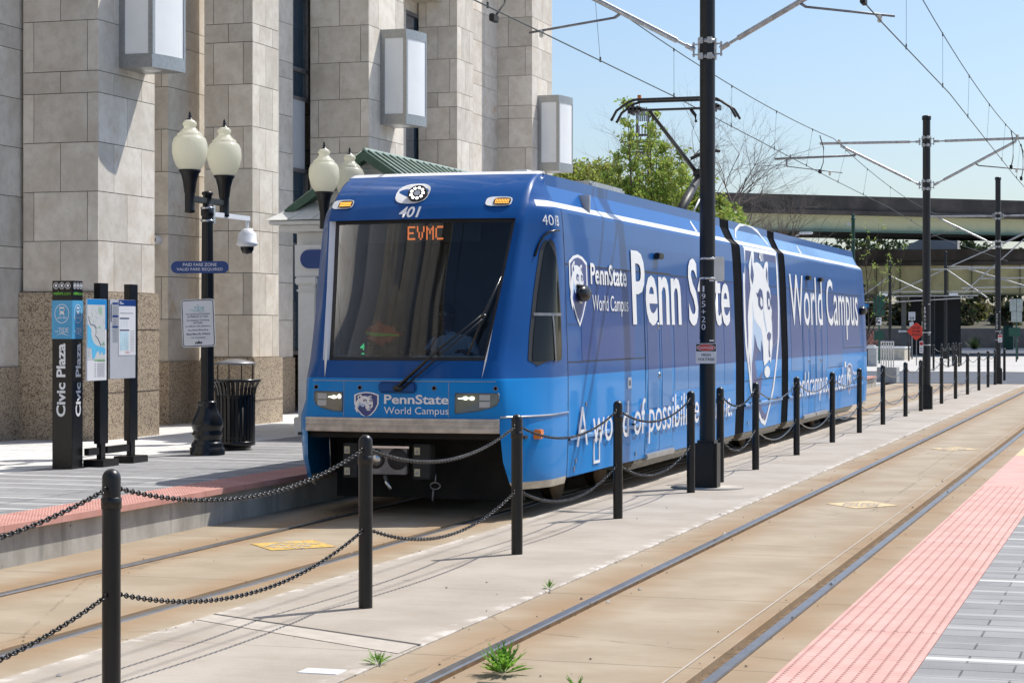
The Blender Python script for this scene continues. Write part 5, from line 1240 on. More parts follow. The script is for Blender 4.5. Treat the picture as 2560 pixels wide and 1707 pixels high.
m = MB(); m.grid([[f(-.06+.15*i/10, .142+.005*math.sin(i*.6)+d, .007) for i in range(11)] for d in (0, .005)], 0, False); m.build('wave_mark', 'teal', t)
for i, (s_, w, z_) in enumerate((('No Smoking Permitted', .15, .112), ('on Platform or Train.', .135, .084), ('No Eating or Drinking', .143, .034), ('on Train.', .06, .006), ('No Music with Speakers.', .163, -.040), ('No Skate Boarding.', .13, -.088), ('Bikes Must Be Walked.', .152, -.135), ('No Horseplay.', .09, -.182))):
    text_mesh(s_, g_, -w, w, z_-.012, z_+.012, 'ink_navy', t, bold=.012)
text_mesh('HRt', g_, -.05, .045, -.262, -.228, 'ink_black', t, bold=.05, shear=.3)
m = MB()
for z_ in (.225, -.21): m.add([f(.007*math.cos(i*.785), z_+.007*math.sin(i*.785), .008) for i in range(8)], [list(range(8))])
m.build('bolt', 'ink_grey', t)
# ------------------------------------------------------------------ slatted litter bin
tx, ty, z = -11.50, 24.42, .36
t = thing('litter_bin', 'round black slatted litter bin with a flared top and bonnet behind the lamp post', 'litter bin', (tx, ty, z))
m = MB(); m.lathe([(.21, .02), (.21, .06), (.265, .06), (.265, .11), (.25, .115)], (tx, ty, z), 32); m.build('base_ring', 'black_gloss', t)
m = MB()
for i in range(30):
    a = 2*math.pi*i/30; ca, sa = math.cos(a), math.sin(a)
    pr = [(.258, .10), (.262, .55), (.265, .72), (.285, .82), (.325, .90), (.345, .915)]
    w = .018
    P = [[(tx+r*ca-sg*w*sa, ty+r*sa+sg*w*ca, z+h) for r, h in pr] for sg in (-1, 1)]; Q = [[(tx+(r-.008)*ca-sg*w*sa, ty+(r-.008)*sa+sg*w*ca, z+h) for r, h in pr] for sg in (1, -1)]
    m.grid(P+Q+[P[0]], 0, False)
m.build('slats', 'black_gloss', t)
m = MB()
for h, r in ((.16, .25), (.70, .256), (.905, .335)): m.lathe([(r-.012, -.018), (r, -.018), (r, .018), (r-.012, .018)], (tx, ty, z+h), 32)
m.build('hoop', 'black_gloss', t)
m = MB(); m.lathe([(.235, .06), (.235, .70), (.18, .70)], (tx, ty, z), 24); m.build('liner', 'ink_black', t)
m = MB(); m.lathe([(.0, 1.19), (.08, 1.185), (.22, 1.155), (.29, 1.12), (.28, 1.115), (.0, 1.15)], (tx, ty, z), 28); m.build('bonnet', 'galv_dark', t)
for k in range(4):
    m = MB(); a = math.pi/4+k*math.pi/2; m.cyl((tx+.24*math.cos(a), ty+.24*math.sin(a), z+.68), (tx+.24*math.cos(a), ty+.24*math.sin(a), z+1.14), .008, n=6); m.build('bonnet_rod', 'black_gloss', t)
# ------------------------------------------------------------------ overhead line: poles, brackets and wires
def pole(x, y, h, label, r=.098, num=None, danger=False, sgn=True):
    t = thing('catenary_pole', label, 'pole', (x, y, 0), 'black overhead line poles')
    m = MB(); m.lathe([(r, .02), (r*.94, h)], (x, y, 0), 32); m.build('shaft', 'pole_black', t)
    m = MB(); m.lathe([(r*1.12, h-.06), (r*1.12, h+.02), (r*.9, h+.045), (.0, h+.05)], (x, y, 0), 24); m.build('cap', 'pole_black', t)
    m = MB(); e = r*1.43; m.bevbox(x-e, x+e, y-e, y+e, -.05, .585, .035); m.build('base_box', 'pole_black', t)
    f = face(x, y-r-.004, 0, R(14))
    if num:
        zt = 2.43
        for i, ch in enumerate(num):
            zz = zt-i*.0925; a, b = (.027, .036) if ch != '1' else (.013, .036)
            if ch == '+': b = .026
            text_mesh(ch, lambda u, v: (x+math.sin(max(-1.2, min(1.2, u/(r+.004))))*(r+.003), y-math.cos(u/(r+.004))*(r+.003), v), -.03-a, -.03+a, zz-b, zz+b, 'panel_white', t, name='number', bold=.0)
        m = MB()
        for zz in (2.53, 1.80):
            for u0, u1 in ((-.11, -.085), (.045, .11)):
                P = [[(x+math.sin(u/(r+.003))*(r+.003), y-math.cos(u/(r+.003))*(r+.003), zz+dz) for u in [u0+(u1-u0)*k/4 for k in range(5)]] for dz in (-.008, .008)]; m.grid(P, 0, False)
        m.build('marker_line', 'panel_white', t)
    bands = [2.56, 2.80] if danger else ([1.55, 1.85] if sgn else [])
    m = MB()
    for zz in bands: m.lathe([(r+.004, -.012), (r+.006, -.01), (r+.006, .01), (r+.004, .012)], (x, y, zz), 28)
    if bands: m.build('band', 'stainless', t)
    return t
def clamp(x, y, z, r, t):
    m = MB()
    for dz in (-.095, .095): m.lathe([(r+.002, -.024), (r+.014, -.024), (r+.014, .024), (r+.002, .024)], (x, y, z+dz), 28)
    for sx in (-1, 1):
        m.box(x+sx*(r+.005)-.012, x+sx*(r+.005)+.012, y-.035, y+.035, z-.13, z+.13)
        m.box(x+sx*(r+.05)-.04, x+sx*(r+.05)+.04, y-.02, y+.02, z+.055, z+.07); m.box(x+sx*(r+.05)-.04, x+sx*(r+.05)+.04, y-.02, y+.02, z-.07, z-.055); m.cyl((x+sx*(r+.075), y, z-.09), (x+sx*(r+.075), y, z+.09), .012, n=8)
    for dx in (-.06, .05):
        for dz in (-.095, .095): m.box(x+dx-.025, x+dx+.03, y-r-.035, y-r-.0, z+dz-.038, z+dz+.038)
    m.build('clamp', 'galv', t)
def strut(m, a, b, r, end=.25):
    a, b = Vector(a), Vector(b); d = (b-a).normalized()
    m.cyl(a, a+d*.12, r*.95, n=10); m.cyl(a+d*.10, a+d*(end+.05), r*.55, n=8); m.cyl(a+d*end, a+d*(end+.12), r*1.0, n=10); m.cyl(a+d*(end+.10), b, r, n=12)
PX = -5.21
t1 = pole(PX, 24.5, 7.1, 'nearest black pole, numbered 195+20, with a danger sign, rising out of the photo', num='195+20', danger=True)
r = .096; clamp(PX, 24.5, 5.36, r, t1); clamp(PX, 24.5, 6.45, r, t1)
def cantilever(t, y, zb, far_l, push, big=1.0):
    """two cantilevers: top tubes, raking struts, registration tubes and steady arms"""
    for sx, xt in ((-1, XL), (1, XR)):
        m = MB(); top = (PX+sx*2.56, y, 6.47)
        strut(m, (PX+sx*.16, y, 6.45), top, .034); m.cyl(top, (top[0]+sx*.03, y, 6.472), .037, n=10)
        j = (PX+sx*2.08, y, 6.40); strut(m, (PX+sx*.16, y, zb), j, .034)
        m.cyl((j[0], y, j[2]), (j[0], y, 6.46), .02, n=6)
        m.build('cantilever_arm', 'galv', t)
        m = MB(); cx = xt+ (0.0 if sx < 0 else -.02)
        if push and sx < 0:
            e = (PX-1.72, y, 6.16); m.tube([e, (-8.92, y, 6.12)], .028, 8); m.tube([(-8.62, y, 6.1), (-8.62, y, 5.93)], .02, 6); m.tube([(-8.62, y, 5.93), (-7.25, y, 5.74)], .013, 6); m.tube([(-8.53, y, 6.15), (-8.53, y, 6.22)], .02, 6); m.tube([(-8.53, y, 6.20), (-7.72, y, 6.40)], .005, 4); st = (cx-.23, 5.78)
        else:
            k = 1.12 if sx > 0 else 1.08; zk = zb+(6.40-zb)*((k-.16)/(2.08-.16)); m.tube([(PX+sx*k, y, zk), (PX+sx*(k+.09), y, zk-.06)], .02, 6); m.tube([(PX+sx*(k+.09), y, zk-.06), (xt+sx*.16, y, 5.66 if t is t1 else 5.72)], .016, 6); st = (cx, 5.69 if t is t1 else 5.75)
        m.build('steady_arm', 'galv_dark', t)
        m = MB(); m.lathe([(.012, -.10), (.03, -.08), (.024, -.05), (.034, -.03), (.02, .0)], (st[0], y, st[1]), 10); m.lathe([(.03, 0), (.045, .02), (.03, .05), (.045, .07), (.02, .10)], (xt, y, 6.46), 12); m.build('insulator', 'insulator', t)
cantilever(t1, 24.5, 5.36, 0, False)
t2 = pole(PX-.02, 49.87, 7.03, 'second black pole, numbered 196+05, with double bracket arms against the sky', num='196+05'); clamp(PX-.02, 49.87, 5.40, r, t2); clamp(PX-.02, 49.87, 6.45, r, t2); cantilever(t2, 49.87, 5.40, 0, True)
t3 = pole(PX, 73.2, 7.2, 'third black pole near the street crossing, numbered 196+83', num='196+83'); clamp(PX, 73.2, 4.9, r, t3); clamp(PX, 73.2, 5.88, r, t3)
for sx in (-1, 1):
    m = MB(); strut(m, (PX+sx*.16, 73.2, 5.88), (PX+sx*2.5, 73.2, 5.9), .034); strut(m, (PX+sx*.16, 73.2, 4.9), (PX+sx*2.05, 73.2, 5.84), .034); m.build('cantilever_arm', 'galv', t3)
    m = MB(); m.tube([(PX+sx*1.3, 73.2, 5.45), (PX+sx*2.3, 73.2, 5.2)], .016, 6); m.build('steady_arm', 'galv_dark', t3)
# plates on the poles
def plate_sign(x, y, z, w, h, label, red=True, txt=True):
    t = thing('danger_sign', label, 'sign', (x, y, z)); f = face(x, y, z, R(10))
    m = MB(); m.prism(rrect(w, h, .012, 3), lambda a, b, d: f(a, b, d), -.003, .003); m.build('board', 'panel_white', t)
    if txt:
        m = MB(); m.add([f(a, b, .005) for a, b in ((-w*.48, h*.10), (w*.48, h*.10), (w*.48, h*.47), (-w*.48, h*.47))], [(0, 1, 2, 3)]); m.build('header', 'ink_black', t)
        m = MB(); m.add([f(w*.46*math.cos(k*.2618), h*.285+h*.165*math.sin(k*.2618), .007) for k in range(24)], [list(range(24))]); m.build('oval', 'red_paint', t)
        g_ = lambda u, v: f(u, v, .010); m = MB(); k = 24; m.add([f(w*.46*q*math.cos(i*.2618), h*.285+h*.165*q*math.sin(i*.2618), .0085) for q in (1, .94) for i in range(k)], [(i, (i+1) % k, k+(i+1) % k, k+i) for i in range(k)]); m.build('oval_ring', 'panel_white', t)
        text_mesh('DANGER', g_, -w*.36, w*.36, h*.215, h*.355, 'panel_white', t, bold=.0); text_mesh('HIGH', g_, -w*.22, w*.22, -h*.14, -h*.01, 'ink_black', t, bold=.008); text_mesh('VOLTAGE', g_, -w*.40, w*.40, -h*.36, -h*.23, 'ink_black', t, bold=.008)
    else:
        m = MB(); m.add([f(a, b, .005) for a, b in ((-w*.42, h*.16), (w*.42, h*.16), (w*.42, h*.42), (-w*.42, h*.42))], [(0, 1, 2, 3)]); m.build('header', 'red_paint', t)
        m = MB(); [m.add([f(a*w, b*h, .005) for a, b in ((-.3, z_), (.3, z_), (.3, z_+.09), (-.3, z_+.09))], [(0, 1, 2, 3)]) for z_ in (-.15, -.35)]; m.build('wording', 'ink_grey', t)
plate_sign(PX+.01, 24.5-.125, 1.645, .25, .245, 'white danger high voltage sign on the nearest pole')
plate_sign(PX-.13, 49.74, 1.50, .09, .29, 'narrow white and red warning plate on the second pole', txt=False)
plate_sign(PX+.08, 73.07, 1.60, .14, .27, 'narrow white and red warning plate on the third pole', txt=False)
m = MB(); f = face(PX+.135, 24.55, 2.675, R(60)); m.prism(rrect(.19, .30, .04), lambda a, b, d: f(a, b, d), -.003, .003); tag(m.build('rounded_sign', 'cab_grey'), 'grey back of a rounded sign strapped to the side of the nearest pole', 'sign')
# wires
def wire(name, pts, r, label, cat, hang=None):
    m = MB(); m.tube(pts, r, 6); o = tag(m.build(name, 'wire_dark'), label, cat)
    if hang:
        for a, b in hang:
            q = MB(); q.cyl(a, b, .0032, n=4, caps=False); q.box(b[0]-.008, b[0]+.008, b[1]-.02, b[1]+.02, b[2]-.02, b[2]+.05); q.box(a[0]-.008, a[0]+.008, a[1]-.02, a[1]+.02, a[2]-.04, a[2]+.015)
            q.build('dropper', 'wire_dark', o)
    return o
def interp(pts, y):
    for a, b in zip(pts, pts[1:]):
        if a[1] <= y <= b[1]:
            k = (y-a[1])/(b[1]-a[1]); return tuple(a[i]+(b[i]-a[i])*k for i in range(3))
    return pts[-1]
def mess(x, spans, sag):
    P = []
    for (y0, z0), (y1, z1) in zip(spans, spans[1:]):
        for k in range(12):
            q = k/12; P.append((x, y0+(y1-y0)*q, z0+(z1-z0)*q-4*sag*q*(1-q)))
    P.append((x, spans[-1][0], spans[-1][1])); return P
CL = [(XL, -12, 5.62), (XL+.12, 24.5, 5.60), (XL, 32, 5.66), (XL-.02, 40, 5.60), (XL-.22, 49.87, 5.62), (XL, 60, 5.45), (XL+.1, 73.2, 5.15), (XL+1, 95, 5.0)]
CR = [(XR, -12, 5.62), (XR+.0, 24.5, 5.60), (XR, 33, 5.68), (XR-.1, 49.87, 5.62), (XR, 60, 5.45), (XR+.1, 73.2, 5.15), (XR+1.2, 95, 5.0)]
ML = mess(XL, [(-2, 6.6), (24.5, 6.62), (49.0, 6.50), (73.2, 5.98)], .20); MR = mess(XR, [(-2, 6.6), (24.5, 6.75), (49.6, 6.50), (73.2, 5.98)], .24)
HY = [3, 8, 13, 18, 22, 27.06, 31.9, 36.6, 41.2, 45.8, 51.0, 55, 60, 65]
wire('contact_wire', CL, .0085, 'lower contact wire over the tram, touching its pantograph', 'wire'); wire('contact_wire', CR, .0085, 'lower contact wire over the empty track', 'wire')
wire('messenger_wire', ML, .0085, 'upper carrier wire with droppers over the tram', 'wire', [(interp(ML, y), interp(CL, y)) for y in HY]); wire('messenger_wire', MR, .0085, 'upper carrier wire with droppers over the empty track', 'wire', [(interp(MR, y), interp(CR, y)) for y in HY[3:]])
for x, lab in ((XL-.12, 'over the tram'), (XR, 'over the empty track')):
    for y in (22.9, 47.6, 51.3):
        P = [Vector((x, y, 6.45)), Vector((x+.02, y+.45, 6.2)), Vector((x+.02, y+.4, 5.85)), Vector((x, y+.05, 5.62))]
        if y > 50 and x < -5: continue
        m = MB(); m.tube(P, .012, 6); m.bevbox(x-.03, x+.03, y-.06, y+.14, 5.57, 5.66, .01); tag(m.build('jumper_cable', 'rubber'), 'black jumper cable between the wires %s, %s' % (lab, {22.9: 'nearest one', 47.6: 'just before the second pole', 51.3: 'just beyond the second pole'}[y]), 'cable')
# ------------------------------------------------------------------ background: bridges, trees, signs, poles beyond the station
TH = R(17.482); CT, ST = math.cos(TH), math.sin(TH)
def plan(b, D):            # b: sideways tangent from the view axis, D: distance ahead -> ground position
    r = b*D; return (r*CT-D*ST, D*CT+r*ST)
def bu(u): return (u-1280)/5096.0
def zz(v, D): return H+(821-v)*D/5096.0
def leaf(m, p, s, mi, rd):
    a = Vector((rd.uniform(-1, 1), rd.uniform(-1, 1), rd.uniform(-.6, .9))).normalized(); b = a.orthogonal().normalized(); b = Matrix.Rotation(rd.uniform(0, 6.28), 3, a) @ b; c = a.cross(b)
    m.add([p-b*s, p+c*s*.45, p+b*s, p-c*s*.45], [(0, 1, 2, 3)], mi)
def cluster(m, c, rx, ry, rz, n, s, mats, rd):
    for _ in range(n):
        while True:
            q = Vector((rd.uniform(-1, 1), rd.uniform(-1, 1), rd.uniform(-1, 1)))
            if .15 < q.length < 1: break
        leaf(m, Vector((c[0]+q.x*rx, c[1]+q.y*ry, c[2]+q.z*rz)), s*rd.uniform(.6, 1.3), rd.choice(mats), rd)
def branchy(m, p, d, L, r, depth, rd, tips, spread=.55, up=.12, n=6):
    pts = [p]; rr = [r]; q = Vector(p); dd = Vector(d)
    for k in range(4):
        dd = (dd+Vector((rd.gauss(0, .10), rd.gauss(0, .10), rd.gauss(0, .06)+up*.3))).normalized(); q = q+dd*L/4; pts.append(q.copy()); rr.append(r*(1-.12*(k+1)))
    m.tube(pts, rr, n if depth > 1 else 3, caps=False)
    if depth == 0: tips.append(q); return
    for k in range(rd.choice((2, 3, 3))):
        t = pts[rd.choice((2, 3, 4))]; nd = (dd+Vector((rd.gauss(0, spread), rd.gauss(0, spread), rd.gauss(0, spread*.6)+up))).normalized()
        branchy(m, t, nd, L*rd.uniform(.6, .85), r*.55, depth-1, rd, tips, spread, up, max(3, n-1))
    tips.append(q)
# overpasses
def bridge(name, label, u, D, hdg, z0, z1, z2, width, l0, l1, stiff, mats):
    x, y = plan(bu(u), D); d = Vector((math.sin(hdg), math.cos(hdg), 0)); nrm = Vector((-d.y, d.x, 0))
    if nrm.y < 0: nrm = -nrm
    t = thing(name, label, 'overpass', (x, y, 0)); o = Vector((x, y, 0))
    def slab(m, a0, a1, n0, n1, za, zb, mi=0):
        m.add([o+d*a+nrm*n_+Vector((0, 0, z)) for z in (za, zb) for n_ in (n0, n1) for a in (a0, a1)], [(0, 2, 3, 1), (4, 5, 7, 6), (0, 1, 5, 4), (2, 6, 7, 3), (0, 4, 6, 2), (1, 3, 7, 5)], mi)
    m = MB(); slab(m, l0, l1, -.5, .0, z1-.05, z2); slab(m, l0, l1, -.7, .2, z1-.32, z1-.06); slab(m, l0, l1, width, width+.5, z1, z2); m.build('parapet', 'parapet', t)
    m = MB(); slab(m, l0, l1, .02, .10, z0, z1-.33)
    if stiff:
        a = l0
        while a < l1: slab(m, a, a+.09, -.10, .02, z0+.02, z1-.34, 1); a += stiff
    slab(m, l0, l1, -.18, .25, z0-.06, z0+.02, 1); m.build('girder', mats, t)
    m = MB(); slab(m, l0, l1, .1, width, z1-.5, z1-.35)
    for k in range(1, 6): slab(m, l0, l1, width*k/5.5-.15, width*k/5.5+.15, z0+.1, z1-.5)
    a = l0
    while a < l1: slab(m, a, a+.2, .3, width*.9, z0+.6, z0+.85); a += 6
    m.build('deck', 'deck_dark', t); return t, o, d, nrm, slab
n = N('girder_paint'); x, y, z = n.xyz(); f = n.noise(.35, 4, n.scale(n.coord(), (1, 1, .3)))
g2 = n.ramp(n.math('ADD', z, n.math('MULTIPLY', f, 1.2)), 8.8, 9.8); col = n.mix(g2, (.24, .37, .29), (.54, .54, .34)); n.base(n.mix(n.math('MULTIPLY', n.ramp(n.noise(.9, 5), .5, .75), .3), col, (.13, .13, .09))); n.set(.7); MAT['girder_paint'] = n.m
simple('girder_yellow', (.58, .52, .28), .7, var=.2, sc=.5); simple('girder_rib', (.16, .16, .09), .7, var=.2); simple('girder_teal', (.09, .17, .14), .7)
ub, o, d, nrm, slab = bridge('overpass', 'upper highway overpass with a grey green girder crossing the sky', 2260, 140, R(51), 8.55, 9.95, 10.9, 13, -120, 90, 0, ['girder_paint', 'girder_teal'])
px_, py_ = plan(bu(2351), 165); m = MB(); m.bevbox(px_-1.35, px_+1.35, py_, py_+2, 0, 9.55, .05); m.add([(px_-3.6, py_+.2, 8.3), (px_-1.36, py_+.2, 9.3), (px_-1.36, py_+.2, 7.0), (px_-3.6, py_+1.8, 8.3), (px_-1.36, py_+1.8, 9.3), (px_-1.36, py_+1.8, 7.0)], [(0, 1, 2), (5, 4, 3), (0, 3, 4, 1), (2, 1, 4, 5), (0, 2, 5, 3)])
m.build('pier', 'pier_concrete', ub)
lb, o, d, nrm, slab = bridge('overpass', 'lower highway overpass with a yellowish ribbed girder over the street', 2350, 150, R(84.9), 4.45, 6.9, 7.75, 12, -70, 60, 1.72, ['girder_yellow', 'girder_rib'])
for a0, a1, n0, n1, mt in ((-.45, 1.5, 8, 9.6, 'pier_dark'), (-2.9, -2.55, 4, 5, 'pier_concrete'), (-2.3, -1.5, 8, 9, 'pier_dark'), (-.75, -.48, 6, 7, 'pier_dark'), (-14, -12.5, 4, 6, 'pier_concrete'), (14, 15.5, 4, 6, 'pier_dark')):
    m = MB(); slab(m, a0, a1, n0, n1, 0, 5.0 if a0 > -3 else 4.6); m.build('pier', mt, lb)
# retaining wall under the bridge
x0, y0 = plan(bu(2000), 186); x1, y1 = plan(bu(2720), 186)
wl_ = MB(); dv = (Vector((x1, y1, 0))-Vector((x0, y0, 0))).normalized(); nv = Vector((-dv.y, dv.x, 0))
def wbox(m, p0, p1, t, za, zb, mi=0):
    p0, p1 = Vector((*p0, 0)), Vector((*p1, 0)); d_ = (p1-p0).normalized(); n_ = Vector((-d_.y, d_.x, 0))*t
    m.add([p+k*n_+Vector((0, 0, z)) for z in (za, zb) for k in (0, 1) for p in (p0, p1)], [(0, 2, 3, 1), (4, 5, 7, 6), (0, 1, 5, 4), (2, 6, 7, 3), (0, 4, 6, 2), (1, 3, 7, 5)], mi)
wbox(wl_, (x0, y0), (x1, y1), .4, 0, 1.95); tag(wl_.build('retaining_wall', 'retaining'), 'long brown concrete retaining wall under the lower overpass', 'wall')
m = MB(); wbox(m, plan(bu(2000), 183), plan(bu(2720), 183), .5, 0, .16); struct('far_kerb', m, 'panel_white')
# trees far behind: pines above the lower bridge, brush below it
rd = random.Random(21)
def far_tree(i, u, D, top, w, low, mats, label, cat='tree', nm='pine_tree', grp='pines between the two overpasses', dens=260):
    x, y = plan(bu(u), D); t = thing(nm, label, cat, (x, y, 0), grp)
    m = MB(); m.tube([(x, y, 0), (x+.2, y, low+.5), (x+.1, y, top-1)], [.22, .17, .05], 6); m.build('trunk', 'bark', t)
    m = MB(); k = 8
    for j in range(k):
        a = rd.uniform(0, 6.28); h = low+(top-low)*(j+.4)/k; rr = w*(.35+.65*math.sin(math.pi*min(1, (j+1.2)/(k+.6))))
        for q in range(3):
            a += 2.1; cluster(m, (x+rr*.55*math.cos(a), y+rr*.55*math.sin(a), h+rd.uniform(-.4, .4)), rr*.5, rr*.5, (top-low)/k*.8, dens//8, .30, [0, 0, 1], rd)
    m.build('crown', mats, t)
for i, (u, top, w) in enumerate(((2075, 11.6, 2.6), (2115, 12.6, 2.8), (2160, 12.9, 2.6), (2205, 12.6, 3.0), (2250, 12.2, 2.6), (2290, 12.0, 2.4), (2420, 12.0, 2.4), (2455, 11.6, 2.4), (2500, 11.2, 2.2), (2545, 10.8, 2.2))):
    far_tree(i, u, 232+(i % 3)*5, top, w, 5.5, ['leaf_dark', 'leaf_dark'], 'dark pine seen through the gap between the two overpasses', dens=300)
bl_ = [(2165, 4.6), (2200, 5.2), (2235, 4.4), (2262, 5.0), (2300, 5.3), (2330, 4.6), (2405, 4.2), (2440, 5.6), (2475, 4.0), (2510, 4.4), (2550, 4.6)]
for i, (u, top) in enumerate(bl_):
    far_tree(i, u, 196+(i % 3)*6, top, 1.7, 1.2, ['leaf_brown', 'leaf_olive' if i in (4, 7) else 'leaf_dark'], 'brownish scrub tree on the slope behind the retaining wall', nm='scrub_tree', grp='scrub behind the retaining wall', dens=420)
m = MB(); a, b = plan(bu(1950), 208), plan(bu(2720), 208); a2, b2 = plan(bu(1950), 245), plan(bu(2720), 245)
m.add([(*plan(bu(1950), 189), 1.8), (*plan(bu(2720), 189), 1.8), (*b, 3.2), (*a, 3.2), (*a2, 3.6), (*b2, 3.6)], [(0, 1, 2, 3), (3, 2, 5, 4)]); struct('embankment', m, simple('brush_ground', (.075, .07, .045), .95, var=.4, sc=.7))
# yucca-like bush and cabinet by the wall
x, y = plan(bu(2436), 180); m = MB(); rr_ = random.Random(5)
for i in range(220):
    a = rr_.uniform(0, 6.28); el = rr_.uniform(.15, 1.45); L = rr_.uniform(.7, 1.35); dd = Vector((math.cos(a)*math.cos(el), math.sin(a)*math.cos(el), math.sin(el))); p = Vector((x, y, .1)); s_ = Vector((-math.sin(a), math.cos(a), 0))*.05
    m.add([p-s_, p+s_, p+dd*L+s_*.2, p+dd*L-s_*.2], [(0, 1, 2, 3)])
tag(m.build('spiky_bush', 'leaf_dark'), 'dark spiky bush in front of the retaining wall', 'bush')
x, y = plan(bu(2521), 178); t = thing('utility_cabinet', 'tall dark green utility cabinet by the retaining wall', 'cabinet', (x, y, 0)); m = MB(); m.bevbox(x-.42, x+.42, y-.3, y+.3, .1, 2.2, .03); m.build('body', 'green_dark', t); m = MB(); m.box(x-.38, x-.01, y-.315, y-.301, .2, 2.1); m.box(x+.01, x+.38, y-.315, y-.301, .2, 2.1); m.build('door', 'green_sign', t)
# far poles with crossing bracket tubes
def far_pole(u, D, h, label, arms, cam_=None):
    x, y = plan(bu(u), D); t = thing('catenary_pole', label, 'pole', (x, y, 0), 'black overhead line poles')
    m = MB(); m.lathe([(.10, 0), (.095, h)], (x, y, 0), 14); m.lathe([(.11, h-.06), (.11, h), (0, h+.03)], (x, y, 0), 14); m.build('shaft', 'pole_black', t); m = MB(); m.bevbox(x-.16, x+.16, y-.16, y+.16, 0, .6, .01); m.build('base_box', 'pole_black', t)
    m = MB()
    for (z0_, l, z1_) in arms: strut(m, (x, y, z0_), (x+l, y, z1_), .032)
    m.build('bracket', 'galv', t)
    if cam_:
        m = MB(); m.bevbox(x+cam_-.28, x+cam_+.28, y-.2, y-.05, 4.0, 4.2, .03); c = m.build('camera', 'panel_white', t); c.rotation_euler = (0, 0, 0)
    return t
far_pole(2225, 130, 6.25, 'thin far pole left of the second big pole', [(5.3, -2.3, 3.65), (5.3, 2.6, 4.05), (3.65, -2.6, 3.62), (3.62, 5.2, 3.9), (4.0, 5.5, 4.02)], -.4)
far_pole(2364, 130, 6.85, 'far pole right of the second big pole', [(5.75, -3.6, 4.1), (5.75, 2.6, 3.9), (4.3, -4.2, 4.3), (4.3, 3.5, 4.3), (5.9, 6.0, 5.7)], .5)
x, y = plan(bu(2500), 108)
t = thing('bracket_frame', 'group of grey bracket tubes reaching in from the right edge', 'bracket', (x, y, 5)); m = MB()
for (a, z0_, b, z1_) in ((-2.6, 5.25, 1.6, 7.1), (-3.6, 5.1, 2.0, 5.2), (-1.9, 3.85, 1.5, 6.9), (-1.6, 5.1, 1.6, 4.1), (-2.0, 4.1, 2.0, 4.15), (-1.0, 4.6, 2.0, 4.62)): m.cyl((x+a, y, z0_), (x+b, y, z1_), .035, n=6)
m.cyl((x+1.8, y, 0), (x+1.8, y, 7.4), .1, n=10, mi=1); m.build('tubes', ['galv', 'pole_black'], t)
# signs and posts
def sign_post(u, D, boards, label, cat='sign', h=None, pm='green_dark'):
    x, y = plan(bu(u), D); t = thing('sign_post', label, cat, (x, y, 0)); top = h or max(b[2]+b[4]/2 for b in boards)
    m = MB(); m.cyl((x, y, 0), (x, y, top), .045, n=8); m.build('post', pm, t)
    for (nm, dx_, z, w, hh, mt) in [(b[0], b[1], b[2], b[3], b[4], b[5]) for b in boards]:
        m = MB(); m.bevbox(x+dx_-w/2, x+dx_+w/2, y-.075, y-.05, z-hh/2, z+hh/2, .006); m.build(nm, mt, t)
    return t, x, y
t, x, y = sign_post(2198, 112, [('board', 0, 3.2, .62, 1.15, 'green_sign'), ('plate', -.02, 2.35, .30, .40, 'panel_white'), ('board', 0, 1.55, .54, .50, 'green_sign')], 'dark green sign boards and a small white plate on one post beyond the tram')
m = MB(); m.box(x-.12, x+.08, y-.082, y-.076, 2.43, 2.47); m.box(x-.09, x+.05, y-.082, y-.076, 2.22, 2.33); m.build('symbol', 'ink_black', t)
t, x, y = sign_post(2541, 118, [('board', -.19, 3.3, .36, .72, 'sign_back'), ('board', .19, 3.3, .34, .72, 'sign_back'), ('board', -.14, 2.62, .3, .6, 'sign_back'), ('board', .17, 2.62, .3, .6, 'sign_back'), ('board', -.1, 1.75, .66, .5, 'green_sign')], 'pale grey backs of road signs on a green post near the right edge')
t, x, y = sign_post(2280, 128, [('board', 0, 2.72, .42, .53, 'panel_grey'), ('plate', -.02, 2.22, .26, .25, 'panel_grey')], 'white speed limit 25 sign in the shade of the overpass', pm='galv_dark')
text_mesh('25', lambda u, v: (u, y-.08, v), x-.16, x+.16, 2.50, 2.68, 'ink_black', t, bold=.03); text_mesh('SPEED', lambda u, v: (u, y-.08, v), x-.15, x+.15, 2.87, 2.93, 'ink_grey', t); text_mesh('LIMIT', lambda u, v: (u, y-.08, v), x-.12, x+.12, 2.77, 2.83, 'ink_grey', t)
x, y = plan(bu(2291), 106); t = thing('road_work_sign', 'orange diamond road work sign with a small black arrow plate, half behind the second pole', 'sign', (x, y, 0))
m = MB(); m.prism([(x-.48, 1.80), (x-.44, 1.86), (x-.06, 2.24), (x+.06, 2.24), (x+.44, 1.86), (x+.48, 1.80), (x+.44, 1.74), (x+.06, 1.36), (x-.06, 1.36), (x-.44, 1.74)], lambda a, b, q: (a, q, b), y-.02, y); m.build('board', 'orange_sign', t)
for w_, zz_, hw_ in (('ROAD', 1.98, .2), ('WORK', 1.80, .22), ('AHEAD', 1.62, .24)): text_mesh(w_, lambda u, v: (u, y-.026, v), x-hw_, x+hw_, zz_-.055, zz_+.055, 'ink_black', t, bold=.02)
m = MB(); m.cyl((x, y+.02, 0), (x, y+.02, 1.5), .025, n=6); m.build('stand', 'galv_dark', t)
m = MB(); m.prism([(x-.95, 1.80), (x-.85, 1.88), (x-.85, 1.84), (x-.5, 1.84), (x-.5, 1.76), (x-.85, 1.76), (x-.85, 1.72)], lambda a, b, q: (a, q, b), y+.0, y+.02); m.build('arrow_plate', 'panel_grey', t)
